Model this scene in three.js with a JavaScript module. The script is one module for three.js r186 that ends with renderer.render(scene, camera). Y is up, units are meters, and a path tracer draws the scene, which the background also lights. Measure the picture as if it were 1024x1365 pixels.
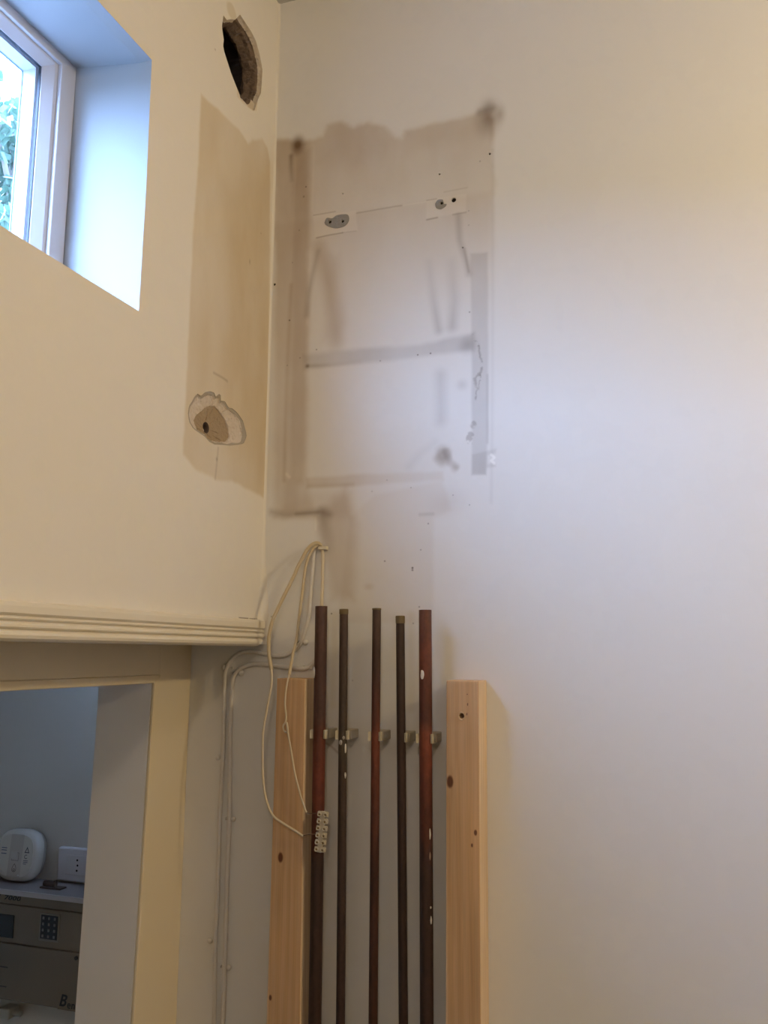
import * as THREE from 'three';
import { mergeGeometries, mergeVertices } from 'three/addons/utils/BufferGeometryUtils.js';
import { RoundedBoxGeometry } from 'three/addons/geometries/RoundedBoxGeometry.js';

// ------------------------------------------------------------------ camera, sky, exposure
const scene = new THREE.Scene();
const R = Math.PI / 180;
const camera = new THREE.PerspectiveCamera(60.09, 1024 / 1365, 0.02, 200);
camera.position.set(0, 1.5, 1.52);
camera.rotation.order = 'YXZ';
camera.rotation.set(8.99 * R, 19.1 * R, 0.457 * R);
scene.add(camera);

const renderer = new THREE.WebGLRenderer({ antialias: true });
renderer.toneMapping = THREE.LinearToneMapping;
renderer.toneMappingExposure = 1.0;
renderer.shadowMap.enabled = true;
renderer.shadowMap.type = THREE.PCFSoftShadowMap;

const SKY = 48;                          // bright overcast daylight against a lamp-lit room
{
  const W = 64, H = 32, d = new Float32Array(W * H * 4);
  for (let j = 0; j < H; j++) for (let i = 0; i < W; i++) {
    const up = Math.max(0, Math.sin(((j + 0.5) / H - 0.5) * Math.PI));
    const k = (1 + 2 * up) / 2.6;       // overcast: three times brighter at the zenith
    d.set([0.40 * k, 0.64 * k, 1.15 * k, 1], (j * W + i) * 4);
  }
  const sky = new THREE.DataTexture(d, W, H, THREE.RGBAFormat, THREE.FloatType);
  sky.mapping = THREE.EquirectangularReflectionMapping;
  sky.magFilter = THREE.LinearFilter; sky.needsUpdate = true;
  scene.background = sky;
  scene.backgroundIntensity = SKY;
}
const WARM = new THREE.Color().setRGB(1, 0.785, 0.46), FILL = new THREE.Color().setRGB(1, 0.82, 0.63);
const LAMPS = [{ at: [1.05, 2.25, 0.58], color: WARM, power: 2.2 }, { at: [0.15, 2.4, 2.3], color: FILL, power: 1.2 }];  // second entry: added fill lamp behind the camera

// ------------------------------------------------------------------ helpers
function mulberry(a) { return () => { a |= 0; a = a + 0x6D2B79F5 | 0; let t = Math.imul(a ^ a >>> 15, 1 | a); t = t + Math.imul(t ^ t >>> 7, 61 | t) ^ t; return ((t ^ t >>> 14) >>> 0) / 4294967296; }; }
function hash(x, y, s) { let h = Math.imul(x | 0, 374761393) + Math.imul(y | 0, 668265263) + Math.imul(s | 0, 974634777) | 0; h = Math.imul(h ^ h >>> 13, 1274126177); return ((h ^ h >>> 16) >>> 0) / 4294967296; }
function noise(x, y, s = 0) { const i = Math.floor(x), j = Math.floor(y); let u = x - i, v = y - j; u = u * u * (3 - 2 * u); v = v * v * (3 - 2 * v); const a = hash(i, j, s), b = hash(i + 1, j, s), c = hash(i, j + 1, s), d = hash(i + 1, j + 1, s); return (a + (b - a) * u) * (1 - v) + (c + (d - c) * u) * v; }
function fbm(x, y, s = 0, o = 4) { let t = 0, a = 0.5, f = 1; for (let k = 0; k < o; k++) { t += a * noise(x * f, y * f, s + k * 17); f *= 2.03; a *= 0.5; } return t / (1 - Math.pow(0.5, o)); }
const sstep = (a, b, x) => { const t = Math.min(1, Math.max(0, (x - a) / (b - a))); return t * t * (3 - 2 * t); };
const lerp = (a, b, t) => a + (b - a) * t;
const counts = {};
function numbered(n) { const k = counts[n] = (counts[n] ?? -1) + 1; return k ? n + '_' + String(k).padStart(3, '0') : n; }
function std(color, roughness = 0.8, extra = {}) { const c = Array.isArray(color) ? new THREE.Color().setRGB(...color) : new THREE.Color(color); return new THREE.MeshStandardMaterial({ color: c, roughness, ...extra }); }
function shade(o) { o.traverse((m) => { if (m.isMesh) { m.castShadow = true; m.receiveShadow = true; } }); return o; }
function mesh(name, geo, mat, parent = scene) { const m = new THREE.Mesh(geo, mat); m.name = parent === scene ? numbered(name) : name; parent.add(m); return shade(m); }
function struct(name, geo, mat, parent = scene) { const m = mesh(name, geo, mat, parent); if (parent === scene) m.userData.kind = 'structure'; return m; }
function thing(name, label, category, pos = [0, 0, 0], group) { const o = new THREE.Group(); o.name = numbered(name); o.position.set(...pos); o.userData = { label, category }; if (group) o.userData.group = group; scene.add(o); return o; }
function tag(o, label, category, group) { Object.assign(o.userData, { label, category }); if (group) o.userData.group = group; return o; }
function box(x0, x1, y0, y1, z0, z1) { const g = new THREE.BoxGeometry(x1 - x0, y1 - y0, z1 - z0); g.translate((x0 + x1) / 2, (y0 + y1) / 2, (z0 + z1) / 2); return g; }
function rbox(x0, x1, y0, y1, z0, z1, r = 0.002, s = 2) { const g = new RoundedBoxGeometry(x1 - x0, y1 - y0, z1 - z0, s, r); g.translate((x0 + x1) / 2, (y0 + y1) / 2, (z0 + z1) / 2); return g; }
const bare = (g) => { const h = g.index ? g.toNonIndexed() : g; for (const k of Object.keys(h.attributes)) if (!['position', 'normal', 'uv'].includes(k)) h.deleteAttribute(k); h.clearGroups(); return h; };
const join = (...gs) => mergeGeometries(gs.map(bare));
function boxUV(g, su = 1, sv = 1) {                 // uv in metres from the dominant axis of the normal
  const p = g.attributes.position, n = g.attributes.normal, uv = new Float32Array(p.count * 2);
  for (let i = 0; i < p.count; i++) { const ax = Math.abs(n.getX(i)), ay = Math.abs(n.getY(i)), az = Math.abs(n.getZ(i)); let u, v; if (az >= ax && az >= ay) { u = p.getX(i); v = p.getY(i); } else if (ax >= ay) { u = p.getZ(i) + 0.13; v = p.getY(i); } else { u = p.getX(i); v = p.getZ(i); } uv[2 * i] = u * su; uv[2 * i + 1] = v * sv; }
  g.setAttribute('uv', new THREE.BufferAttribute(uv, 2)); return g;
}
function planeUV(g, axis, u0, v0, W, H) { const p = g.attributes.position, uv = new Float32Array(p.count * 2); for (let i = 0; i < p.count; i++) { uv[2 * i] = ((axis === 'x' ? p.getX(i) : p.getZ(i)) - u0) / W; uv[2 * i + 1] = (p.getY(i) - v0) / H; } g.setAttribute('uv', new THREE.BufferAttribute(uv, 2)); return g; }
function dataTex(W, H, fn, srgb = true) {           // fn(u, v) -> [r, g, b] in 0..1, sRGB for colour maps
  const d = new Uint8Array(W * H * 4);
  for (let j = 0; j < H; j++) for (let i = 0; i < W; i++) { const c = fn((i + 0.5) / W, (j + 0.5) / H), k = (j * W + i) * 4; d[k] = 255 * c[0]; d[k + 1] = 255 * c[1]; d[k + 2] = 255 * c[2]; d[k + 3] = 255; }
  return finishTex(d, W, H, srgb);
}
function finishTex(d, W, H, srgb = true) { const t = new THREE.DataTexture(d, W, H); t.magFilter = THREE.LinearFilter; t.minFilter = THREE.LinearMipmapLinearFilter; t.generateMipmaps = true; if (srgb) t.colorSpace = THREE.SRGBColorSpace; t.needsUpdate = true; return t; }
function tube(points, r, seg = 80, sides = 10) { return new THREE.TubeGeometry(new THREE.CatmullRomCurve3(points.map((p) => new THREE.Vector3(...p)), false, 'centripetal'), seg, r, sides, false); }
function ballAt(p, r) { const g = new THREE.SphereGeometry(r, 10, 8); g.translate(...p); return g; }
function lathe(pts, n = 28) { return new THREE.LatheGeometry(pts.map(([x, y]) => new THREE.Vector2(x, y)), n); }
function canvasTex(W, H, draw) { const c = document.createElement('canvas'); c.width = W; c.height = H; draw(c.getContext('2d'), W, H); const t = new THREE.CanvasTexture(c); t.colorSpace = THREE.SRGBColorSpace; return t; }
// polar outline: the distance from a centre to a closed polyline at N even angles
function polar(pts, c, N) {
  const out = [];
  for (let k = 0; k < N; k++) {
    const a = k / N * 2 * Math.PI, dx = Math.cos(a), dy = Math.sin(a); let best = 0;
    for (let i = 0; i < pts.length; i++) {
      const [x1, y1] = pts[i], [x2, y2] = pts[(i + 1) % pts.length], ex = x2 - x1, ey = y2 - y1, den = dx * ey - dy * ex;
      if (Math.abs(den) < 1e-12) continue;
      const t = ((x1 - c[0]) * ey - (y1 - c[1]) * ex) / den, s = ((x1 - c[0]) * dy - (y1 - c[1]) * dx) / den;
      if (t > best && s >= 0 && s <= 1) best = t;
    }
    out.push([c[0] + dx * best, c[1] + dy * best]);
  }
  return out;
}
const scaled = (ring, c, k, jit = 0, seed = 1) => ring.map(([x, y], i) => { const q = k + jit * (fbm(Math.cos(i / ring.length * 6.2832) * 4 + 9, Math.sin(i / ring.length * 6.2832) * 4 + 9, seed, 3) - 0.5) * 2; return [c[0] + (x - c[0]) * q, c[1] + (y - c[1]) * q]; });
// a skin over a stack of rings [[ring (a, b pairs), depth], ...]; toWorld(a, b, depth) -> [x, y, z]
function skin(rings, toWorld) {
  const N = rings[0][0].length, pos = [], idx = [];
  for (const [ring, d] of rings) ring.forEach(([a, b], i) => pos.push(...toWorld(a, b, typeof d === 'function' ? d(i) : d)));
  for (let r = 0; r + 1 < rings.length; r++) for (let i = 0; i < N; i++) { const a = r * N + i, b = r * N + (i + 1) % N; idx.push(a, b, a + N, b, b + N, a + N); }
  const g = new THREE.BufferGeometry(); g.setAttribute('position', new THREE.Float32BufferAttribute(pos, 3)); g.setIndex(idx);
  g.setAttribute('uv', new THREE.Float32BufferAttribute(new Float32Array(pos.length / 3 * 2), 2));
  const h = g.toNonIndexed(); h.computeVertexNormals(); return boxUV(h);
}

// ------------------------------------------------------------------ sizes
const XL = -0.771, XR = -0.918, TOP = 2.857;
const DOUBLE = { side: THREE.DoubleSide };

// ------------------------------------------------------------------ wall stains and painted pipe shade (albedo only), metres on the wall
// each mark: {t: 'line'|'poly'|'blob', p, w, s (soft edge), c (linear tint at full strength), k (strength), n (raggedness)}
function paintWall(W, H, u0, v0, wm, hm, base, marks, seed) {
  const px = new Float32Array(W * H * 3);
  for (let j = 0; j < H; j++) for (let i = 0; i < W; i++) {
    const x = u0 + (i + 0.5) / W * wm, y = v0 + (j + 0.5) / H * hm;
    const m = 1 + 0.03 * (fbm(x * 3, y * 3, seed) - 0.5) + 0.014 * (fbm(x * 40, y * 40, seed + 5, 2) - 0.5), q = (j * W + i) * 3;
    px[q] = base[0] * m; px[q + 1] = base[1] * m; px[q + 2] = base[2] * m;
  }
  const segD = (x, y, [x1, y1], [x2, y2]) => { const ex = x2 - x1, ey = y2 - y1, t = Math.min(1, Math.max(0, ((x - x1) * ex + (y - y1) * ey) / (ex * ex + ey * ey + 1e-12))); return [Math.hypot(x - x1 - t * ex, y - y1 - t * ey), t]; };
  for (const m of marks) {
    const pad = (m.w ?? 0) * 1.3 + (m.s ?? 0.004) + (m.n ?? 0) * 2 + 0.004, xs = m.p.map((p) => p[0]), ys = m.p.map((p) => p[1]);
    const i0 = Math.max(0, Math.floor((Math.min(...xs) - pad - u0) / wm * W)), i1 = Math.min(W - 1, Math.ceil((Math.max(...xs) + pad - u0) / wm * W));
    const j0 = Math.max(0, Math.floor((Math.min(...ys) - pad - v0) / hm * H)), j1 = Math.min(H - 1, Math.ceil((Math.max(...ys) + pad - v0) / hm * H));
    for (let j = j0; j <= j1; j++) for (let i = i0; i <= i1; i++) {
      let x = u0 + (i + 0.5) / W * wm, y = v0 + (j + 0.5) / H * hm;
      if (m.n) { const f = m.f ?? 30; x += (fbm(x * f, y * f, seed + 31, 3) - 0.5) * 2 * m.n; y += (fbm(x * f, y * f, seed + 57, 3) - 0.5) * 2 * m.n; }
      let d, along = 0;
      if (m.t === 'blob') d = Math.hypot((x - m.p[0][0]) / (m.ax ?? 1), (y - m.p[0][1]) / (m.ay ?? 1)) - m.w;
      else if (m.t === 'line') { d = 9; for (let k = 0; k + 1 < m.p.length; k++) { const [e, t] = segD(x, y, m.p[k], m.p[k + 1]); if (e < d) { d = e; along = (k + t) / (m.p.length - 1); } } d -= m.w; }
      else { d = 9; let ins = false; for (let a = 0, b = m.p.length - 1; a < m.p.length; b = a++) { d = Math.min(d, segD(x, y, m.p[a], m.p[b])[0]); const [xa, ya] = m.p[a], [xb, yb] = m.p[b]; if ((ya > y) !== (yb > y) && x < (xb - xa) * (y - ya) / (yb - ya) + xa) ins = !ins; } if (ins) d = -d; }
      const s = (m.s ?? 0.004) / 2; let k = m.k * (1 - sstep(-s, s, d)); if (k <= 0) continue;
      if (m.fade) k *= lerp(m.fade[0], m.fade[1], m.fy ? sstep(m.fy[0], m.fy[1], y) : m.fx ? sstep(m.fx[0], m.fx[1], x) : along);
      if (m.t === 'poly' || m.s > 0.011) k = Math.min(1, k * (0.62 + 0.76 * fbm(x * 16 + 3, y * 7 + 1, seed + 91, 4)));
      if (m.br) k *= sstep(m.br - 0.12, m.br + 0.12, fbm(x * 110, y * 110, seed + 77, 3));
      const q = (j * W + i) * 3; for (let c = 0; c < 3; c++) px[q + c] *= lerp(1, m.c[c], k);
    }
  }
  const d = new Uint8Array(W * H * 4), enc = (v) => 255 * Math.min(1, v <= 0.0031308 ? 12.92 * v : 1.055 * Math.pow(v, 1 / 2.4) - 0.055);
  for (let i = 0; i < W * H; i++) { d[4 * i] = enc(px[3 * i]); d[4 * i + 1] = enc(px[3 * i + 1]); d[4 * i + 2] = enc(px[3 * i + 2]); d[4 * i + 3] = 255; }
  const t = finishTex(d, W, H); t.wrapS = t.wrapT = THREE.MirroredRepeatWrapping; return t;
}
const PAINT = [0.78, 0.765, 0.735];
const TAN = [0.62, 0.49, 0.345], GREY = [0.52, 0.50, 0.49], SOOT = [0.31, 0.225, 0.15], LIGHT = [1.16, 1.17, 1.17], DARK = [0.16, 0.13, 0.11];
const backMarks = [
  // overall yellowed field where the boiler hung, fading downwards
  { t: 'poly', p: [[-0.7727,2.5457], [-0.7418,2.5397], [-0.7213,2.5291], [-0.6648,2.533], [-0.6537,2.5555], [-0.6242,2.5546], [-0.6029,2.5388], [-0.5677,2.5415], [-0.5328,2.5247], [-0.5076,2.4973], [-0.4936,2.4914], [-0.4876,2.5093], [-0.3981,2.5135], [-0.313,2.5179], [-0.3143,2.2843], [-0.3149,2.109], [-0.7612,2.1631]], c: TAN, k: 0.50, s: 0.016, n: 0.005, fade: [0, 1], fy: [2.12, 2.56] },
  { t: 'poly', p: [[-0.767,2.356], [-0.3192,2.3524], [-0.3241,2.0387], [-0.7574,2.0383]], c: TAN, k: 0.16, s: 0.02, fade: [0, 1], fy: [2.0, 2.35] },
  { t: 'poly', p: [[-0.7727,2.5457], [-0.6946,2.5305], [-0.6812,1.8156], [-0.6642,1.7498], [-0.7489,1.7534]], c: TAN, k: 0.38, s: 0.02, n: 0.004 },
  { t: 'poly', p: [[-0.6537,2.5555], [-0.6242,2.5546], [-0.6029,2.5388], [-0.5677,2.5415], [-0.5076,2.4973], [-0.5354,2.4611], [-0.5984,2.4487], [-0.68,2.4717], [-0.6647,2.5313]], c: TAN, k: 0.15, s: 0.05, n: 0.01 },
  { t: 'poly', p: [[-0.4875,2.5061], [-0.3173,2.5157], [-0.3178,2.4694], [-0.4873,2.46]], c: TAN, k: 0.14, s: 0.04 },
  // dark corners
  { t: 'blob', p: [[-0.7195,2.5237]], w: 0.011, s: 0.026, c: SOOT, k: 1.0, ax: 1, ay: 1.3 },
  { t: 'line', p: [[-0.734,2.5015], [-0.7334,2.4782], [-0.7309,2.4481]], w: 0.0035, s: 0.013, c: SOOT, k: 0.75, fade: [1, 0.4] },
  { t: 'blob', p: [[-0.3233,2.503]], w: 0.014, s: 0.05, c: SOOT, k: 0.78, ax: 1, ay: 1.4 },
  { t: 'line', p: [[-0.3391,2.5187], [-0.3144,2.5213]], w: 0.006, s: 0.016, c: SOOT, k: 0.45 },
  { t: 'blob', p: [[-0.3215,2.529]], w: 0.008, s: 0.026, c: SOOT, k: 0.35 },
  { t: 'blob', p: [[-0.3002,2.506]], w: 0.006, s: 0.022, c: SOOT, k: 0.45, ay: 1.8 },
  { t: 'line', p: [[-0.3161,2.4969], [-0.3168,2.4355]], w: 0.003, s: 0.014, c: TAN, k: 0.5, fade: [1, 0.1] },
  // left dark strip
  { t: 'poly', p: [[-0.7276,2.5136], [-0.6908,2.5099], [-0.6873,2.0772], [-0.689,1.8161], [-0.7192,1.8251], [-0.7212,2.0808]], c: TAN, k: 0.34, s: 0.018, n: 0.003 },
  { t: 'line', p: [[-0.7266,2.2218], [-0.7293,2.0817], [-0.7304,1.9447], [-0.7303,1.8257]], w: 0.003, s: 0.012, c: TAN, k: 0.45 },
  { t: 'poly', p: [[-0.7287,1.8256], [-0.6971,1.8238], [-0.7018,1.7629], [-0.7332,1.7614]], c: TAN, k: 0.30, s: 0.02 },
  // horizontal bands
  { t: 'poly', p: [[-0.6969,2.0752], [-0.593,2.0732], [-0.4577,2.0689], [-0.3544,2.0792], [-0.3561,2.0463], [-0.4577,2.0455], [-0.5926,2.0432], [-0.693,2.0458]], c: GREY, k: 0.40, s: 0.014, n: 0.003 },
  { t: 'line', p: [[-0.6883,2.0498], [-0.6392,2.0464], [-0.5773,2.0461]], w: 0.003, s: 0.010, c: SOOT, k: 0.36, fade: [1, 0.2] },
  { t: 'blob', p: [[-0.6867,2.0497]], w: 0.003, s: 0.008, c: SOOT, k: 0.7 },
  { t: 'blob', p: [[-0.3658,2.0589]], w: 0.012, s: 0.03, c: GREY, k: 0.5, ay: 1.0 },
  { t: 'poly', p: [[-0.6846,1.8275], [-0.5895,1.8278], [-0.5152,1.8263], [-0.4134,1.8231], [-0.412,1.8078], [-0.5151,1.8079], [-0.5892,1.8063], [-0.6841,1.8071]], c: TAN, k: 0.42, s: 0.010, n: 0.002, fade: [1, 0.45], fx: [-0.70, -0.45] },
  { t: 'line', p: [[-0.678,1.8111], [-0.5892,1.8092]], w: 0.003, s: 0.012, c: TAN, k: 0.3 },
  // right strip
  { t: 'poly', p: [[-0.3603,2.2349], [-0.3276,2.233], [-0.3284,2.0249], [-0.3313,1.8785], [-0.3347,1.8143], [-0.3607,1.8145], [-0.359,2.0281]], c: GREY, k: 0.34, s: 0.008, n: 0.001 },
  { t: 'poly', p: [[-0.3604,1.8515], [-0.3152,1.8595], [-0.3167,1.8514], [-0.3316,1.8483], [-0.3318,1.8332], [-0.3169,1.8323], [-0.3169,1.8269], [-0.3332,1.8251], [-0.3347,1.813], [-0.3607,1.8145]], c: GREY, k: 0.24, s: 0.006 },
  { t: 'line', p: [[-0.3154,2.4352], [-0.3191,2.1095], [-0.3232,1.871], [-0.3258,1.7624]], w: 0.002, s: 0.010, c: GREY, k: 0.18 },
  { t: 'line', p: [[-0.3301,1.9968], [-0.3314,1.8716]], w: 0.002, s: 0.005, c: GREY, k: 0.30 },
  // curved drips
  { t: 'line', p: [[-0.6694,2.2849], [-0.6798,2.239], [-0.687,2.2008], [-0.6907,2.1546]], w: 0.004, s: 0.016, c: SOOT, k: 0.42 },
  { t: 'line', p: [[-0.668,2.2926], [-0.649,2.227], [-0.6316,2.1474], [-0.6275,2.0936]], w: 0.014, s: 0.03, c: TAN, k: 0.45 },
  { t: 'poly', p: [[-0.6435,2.2732], [-0.6243,2.2704], [-0.6062,2.1291], [-0.6214,2.1005], [-0.6559,2.0967]], c: TAN, k: 0.22, s: 0.03 },
  { t: 'line', p: [[-0.3828,2.3133], [-0.3802,2.2647], [-0.3675,2.2181], [-0.3634,2.1954]], w: 0.005, s: 0.014, c: GREY, k: 0.42 },
  { t: 'line', p: [[-0.3717,2.2455], [-0.3634,2.1998]], w: 0.002, s: 0.007, c: SOOT, k: 0.35 },
  { t: 'line', p: [[-0.4402,2.2285], [-0.4314,2.1527], [-0.4214,2.0926]], w: 0.006, s: 0.02, c: GREY, k: 0.50, fade: [0.3, 1] },
  { t: 'line', p: [[-0.3963,2.2222], [-0.3909,2.1475], [-0.3954,2.0969]], w: 0.008, s: 0.024, c: GREY, k: 0.52, fade: [0.3, 1] },
  // smudges
  { t: 'blob', p: [[-0.4161,1.8524]], w: 0.013, s: 0.018, c: SOOT, k: 0.62, ax: 1, ay: 1.2, n: 0.006, f: 40 },
  { t: 'line', p: [[-0.4091,1.8603], [-0.4007,1.8389], [-0.3882,1.8312]], w: 0.006, s: 0.010, c: SOOT, k: 0.32, n: 0.003, f: 40 },
  { t: 'blob', p: [[-0.3924,1.8273]], w: 0.006, s: 0.010, c: SOOT, k: 0.22 },
  { t: 'line', p: [[-0.4186,2.0054], [-0.4174,1.9199]], w: 0.009, s: 0.028, c: GREY, k: 0.36 },
  { t: 'blob', p: [[-0.3776,1.983]], w: 0.008, s: 0.018, c: GREY, k: 0.24 },
  { t: 'line', p: [[-0.4789,1.8368], [-0.4574,1.8593], [-0.4288,1.8785]], w: 0.006, s: 0.02, c: GREY, k: 0.14 },
  // below the boiler
  { t: 'line', p: [[-0.7556,1.7639], [-0.73,1.7569], [-0.6955,1.7598], [-0.6568,1.761], [-0.6337,1.7542]], w: 0.005, s: 0.018, c: SOOT, k: 0.42, n: 0.002 },
  { t: 'line', p: [[-0.7033,1.7587], [-0.6583,1.7596]], w: 0.003, s: 0.008, c: SOOT, k: 0.35 },
  { t: 'line', p: [[-0.649,1.7577], [-0.6454,1.7276], [-0.6371,1.6919]], w: 0.012, s: 0.022, c: SOOT, k: 0.46, fade: [1, 0.3], n: 0.003 },
  { t: 'poly', p: [[-0.6627,1.7497], [-0.6012,1.8041], [-0.5792,1.7322], [-0.5832,1.5935], [-0.6277,1.594]], c: TAN, k: 0.42, s: 0.03, n: 0.006 },
  { t: 'poly', p: [[-0.7489,1.7534], [-0.6809,1.8011], [-0.589,1.7963], [-0.5883,1.7466]], c: TAN, k: 0.24, s: 0.03 },
  { t: 'poly', p: [[-0.5943,1.7469], [-0.5443,1.7869], [-0.4149,1.8079], [-0.3983,1.7522], [-0.4318,1.74], [-0.4319,1.5918], [-0.4347,1.5521], [-0.615,1.5527]], c: [0.86, 0.80, 0.74], k: 0.35, s: 0.012 },
  { t: 'line', p: [[-0.4572,1.7466], [-0.4332,1.7469]], w: 0.003, s: 0.006, c: GREY, k: 0.32 },
  { t: 'blob', p: [[-0.408,1.7663]], w: 0.02, s: 0.04, c: [0.7, 0.62, 0.56], k: 0.25, ax: 1.4 },
  { t: 'blob', p: [[-0.5542,1.6177]], w: 0.005, s: 0.01, c: TAN, k: 0.3, ax: 1.6 },
  // lighter unstained plates behind the two hangers, scored lines round them
  { t: 'poly', p: [[-0.6808,2.3616], [-0.5908,2.358], [-0.5855,2.3162], [-0.6766,2.3161]], c: LIGHT, k: 0.42, s: 0.005 },
  { t: 'poly', p: [[-0.4447,2.3571], [-0.3666,2.356], [-0.3683,2.3184], [-0.4462,2.3189]], c: LIGHT, k: 0.42, s: 0.005 },
  { t: 'line', p: [[-0.6809,2.3632], [-0.6339,2.3635]], w: 0.0008, s: 0.003, c: SOOT, k: 0.5 },
  { t: 'line', p: [[-0.5875,2.3528], [-0.5422,2.3532], [-0.4945,2.3531]], w: 0.0010, s: 0.004, c: SOOT, k: 0.45, n: 0.001 },
  { t: 'line', p: [[-0.4945,2.3531], [-0.4462,2.3527]], w: 0.0008, s: 0.004, c: LIGHT, k: 0.6 },
  { t: 'line', p: [[-0.4447,2.3555], [-0.4253,2.3554]], w: 0.0008, s: 0.003, c: SOOT, k: 0.45 },
  { t: 'line', p: [[-0.4105,2.3666], [-0.3651,2.3679]], w: 0.0008, s: 0.004, c: SOOT, k: 0.28 },
  { t: 'line', p: [[-0.6733,2.314], [-0.6443,2.3159], [-0.6171,2.3164]], w: 0.0012, s: 0.003, c: SOOT, k: 0.55, n: 0.001 },
  { t: 'line', p: [[-0.6171,2.3164], [-0.5886,2.3152]], w: 0.0006, s: 0.003, c: SOOT, k: 0.35 },
  { t: 'line', p: [[-0.4447,2.3156], [-0.4239,2.3169]], w: 0.0014, s: 0.003, c: SOOT, k: 0.5 },
  { t: 'line', p: [[-0.393,2.3179], [-0.3683,2.3184]], w: 0.0014, s: 0.004, c: SOOT, k: 0.4 },
  { t: 'line', p: [[-0.6859,2.2952], [-0.6904,2.1391]], w: 0.002, s: 0.006, c: LIGHT, k: 0.35 },
  { t: 'line', p: [[-0.6825,2.5133], [-0.6844,2.375]], w: 0.0015, s: 0.006, c: LIGHT, k: 0.3 },
  { t: 'line', p: [[-0.7221,2.496], [-0.7271,2.3014], [-0.7293,2.0817], [-0.7288,1.8848]], w: 0.0015, s: 0.006, c: LIGHT, k: 0.25 },
  { t: 'line', p: [[-0.7259,1.8372], [-0.7193,1.8309]], w: 0.003, s: 0.004, c: LIGHT, k: 0.8 },
  { t: 'line', p: [[-0.6627,1.7497], [-0.6622,1.7268]], w: 0.002, s: 0.004, c: LIGHT, k: 0.6 },
  { t: 'line', p: [[-0.3248,1.8492], [-0.3195,1.8434], [-0.3249,1.8383], [-0.3196,1.8325]], w: 0.0024, s: 0.003, c: [1.2, 1.2, 1.2], k: 1 },
  { t: 'line', p: [[-0.3572,2.0737], [-0.3503,2.0615], [-0.3476,2.054]], w: 0.0022, s: 0.003, c: DARK, k: 0.5, n: 0.003, f: 120, br: 0.52 },
  // fine flaking crack beside the right strip
  { t: 'line', p: [[-0.3586,2.0753], [-0.3503,2.0629], [-0.3448,2.0523], [-0.3422,2.0335], [-0.341,2.0163], [-0.3439,2.001]], w: 0.0018, s: 0.004, c: GREY, k: 0.75, n: 0.004, f: 120, br: 0.50 },
  { t: 'line', p: [[-0.3439,2.001], [-0.3537,1.992], [-0.3524,1.9778], [-0.3483,1.9718], [-0.3425,1.998]], w: 0.0013, s: 0.004, c: GREY, k: 0.7, n: 0.004, f: 120, br: 0.48 },
  { t: 'line', p: [[-0.3497,1.9733], [-0.3526,1.9567], [-0.3542,1.9358]], w: 0.0012, s: 0.003, c: GREY, k: 0.8, n: 0.002, f: 120, br: 0.52 },
  { t: 'blob', p: [[-0.3572,1.9067]], w: 0.006, s: 0.003, c: GREY, k: 0.6, ay: 1.2, br: 0.45 },
  { t: 'blob', p: [[-0.3629,1.8821]], w: 0.008, s: 0.003, c: GREY, k: 0.65, ay: 1.5, br: 0.42 },
  // wall between and beside the pipes: warm strips paint in the pipes' shade
  { t: 'line', p: [[-0.6212,1.5664], [-0.6212,1.4042]], w: 0.006, s: 0.012, c: [0.9, 0.84, 0.7], k: 0.5 },
  { t: 'line', p: [[-0.4737,1.5655], [-0.4732,1.4016]], w: 0.007, s: 0.012, c: [0.9, 0.84, 0.7], k: 0.5 },
  { t: 'line', p: [[-0.6361,1.3375], [-0.6228,1.3314], [-0.611,1.3215]], w: 0.0015, s: 0.005, c: SOOT, k: 0.5 },
];
// specks and scratches that sit singly on the wall
for (const [p, r, k] of [[[-0.6988,2.4277], 1.5, .8], [[-0.7033,2.4073], 2, .5], [[-0.7114,2.3359], 1.6, .4], [[-0.34,2.4169], 1.5, .45], [[-0.6683,2.0813], 1.3, .7], [[-0.7279,2.1482], 1.6, .9], [[-0.4621,2.0489], 1.4, .8], [[-0.4373,2.0492], 1.5, .8], [[-0.5363,2.0449], 1.3, .6], [[-0.7031,2.0682], 1.3, .6], [[-0.7303,2.0556], 1, .7],
  [[-0.7246,2.2691], 1, .6], [[-0.4745,1.7973], 1, .6], [[-0.5502,1.7943], 1, .5], [[-0.5241,1.6637], 1.4, .7], [[-0.4712,1.6501], 1.8, .9], [[-0.4712,1.6461], 1.8, .7], [[-0.4557,1.6823], 1.2, .6], [[-0.4417,1.7295], 1.2, .7], [[-0.3954,1.7794], 1, .6], [[-0.3625,2.1206], 1.4, .6], [[-0.4584,1.5801], 1.3, .7], [[-0.4695,1.5509], 1.3, .6],
  [[-0.6272,1.5692], 1.4, .8], [[-0.584,1.4489], 1.3, .4], [[-0.3625,2.3205], 1, .6], [[-0.3627,2.2919], 1, .5], [[-0.3652,1.7602], 1, .6], [[-0.7495,1.5643], 1.5, .5], [[-0.521,1.8139], .9, .6], [[-0.3745,2.2489], 1.6, .6]])
  backMarks.push({ t: 'blob', p: [p], w: r / 1000, s: 0.0018, c: DARK, k });
const backTex = paintWall(1536, 1792, -0.94, 0.72, 1.66, 2.14, PAINT, backMarks, 3);

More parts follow.
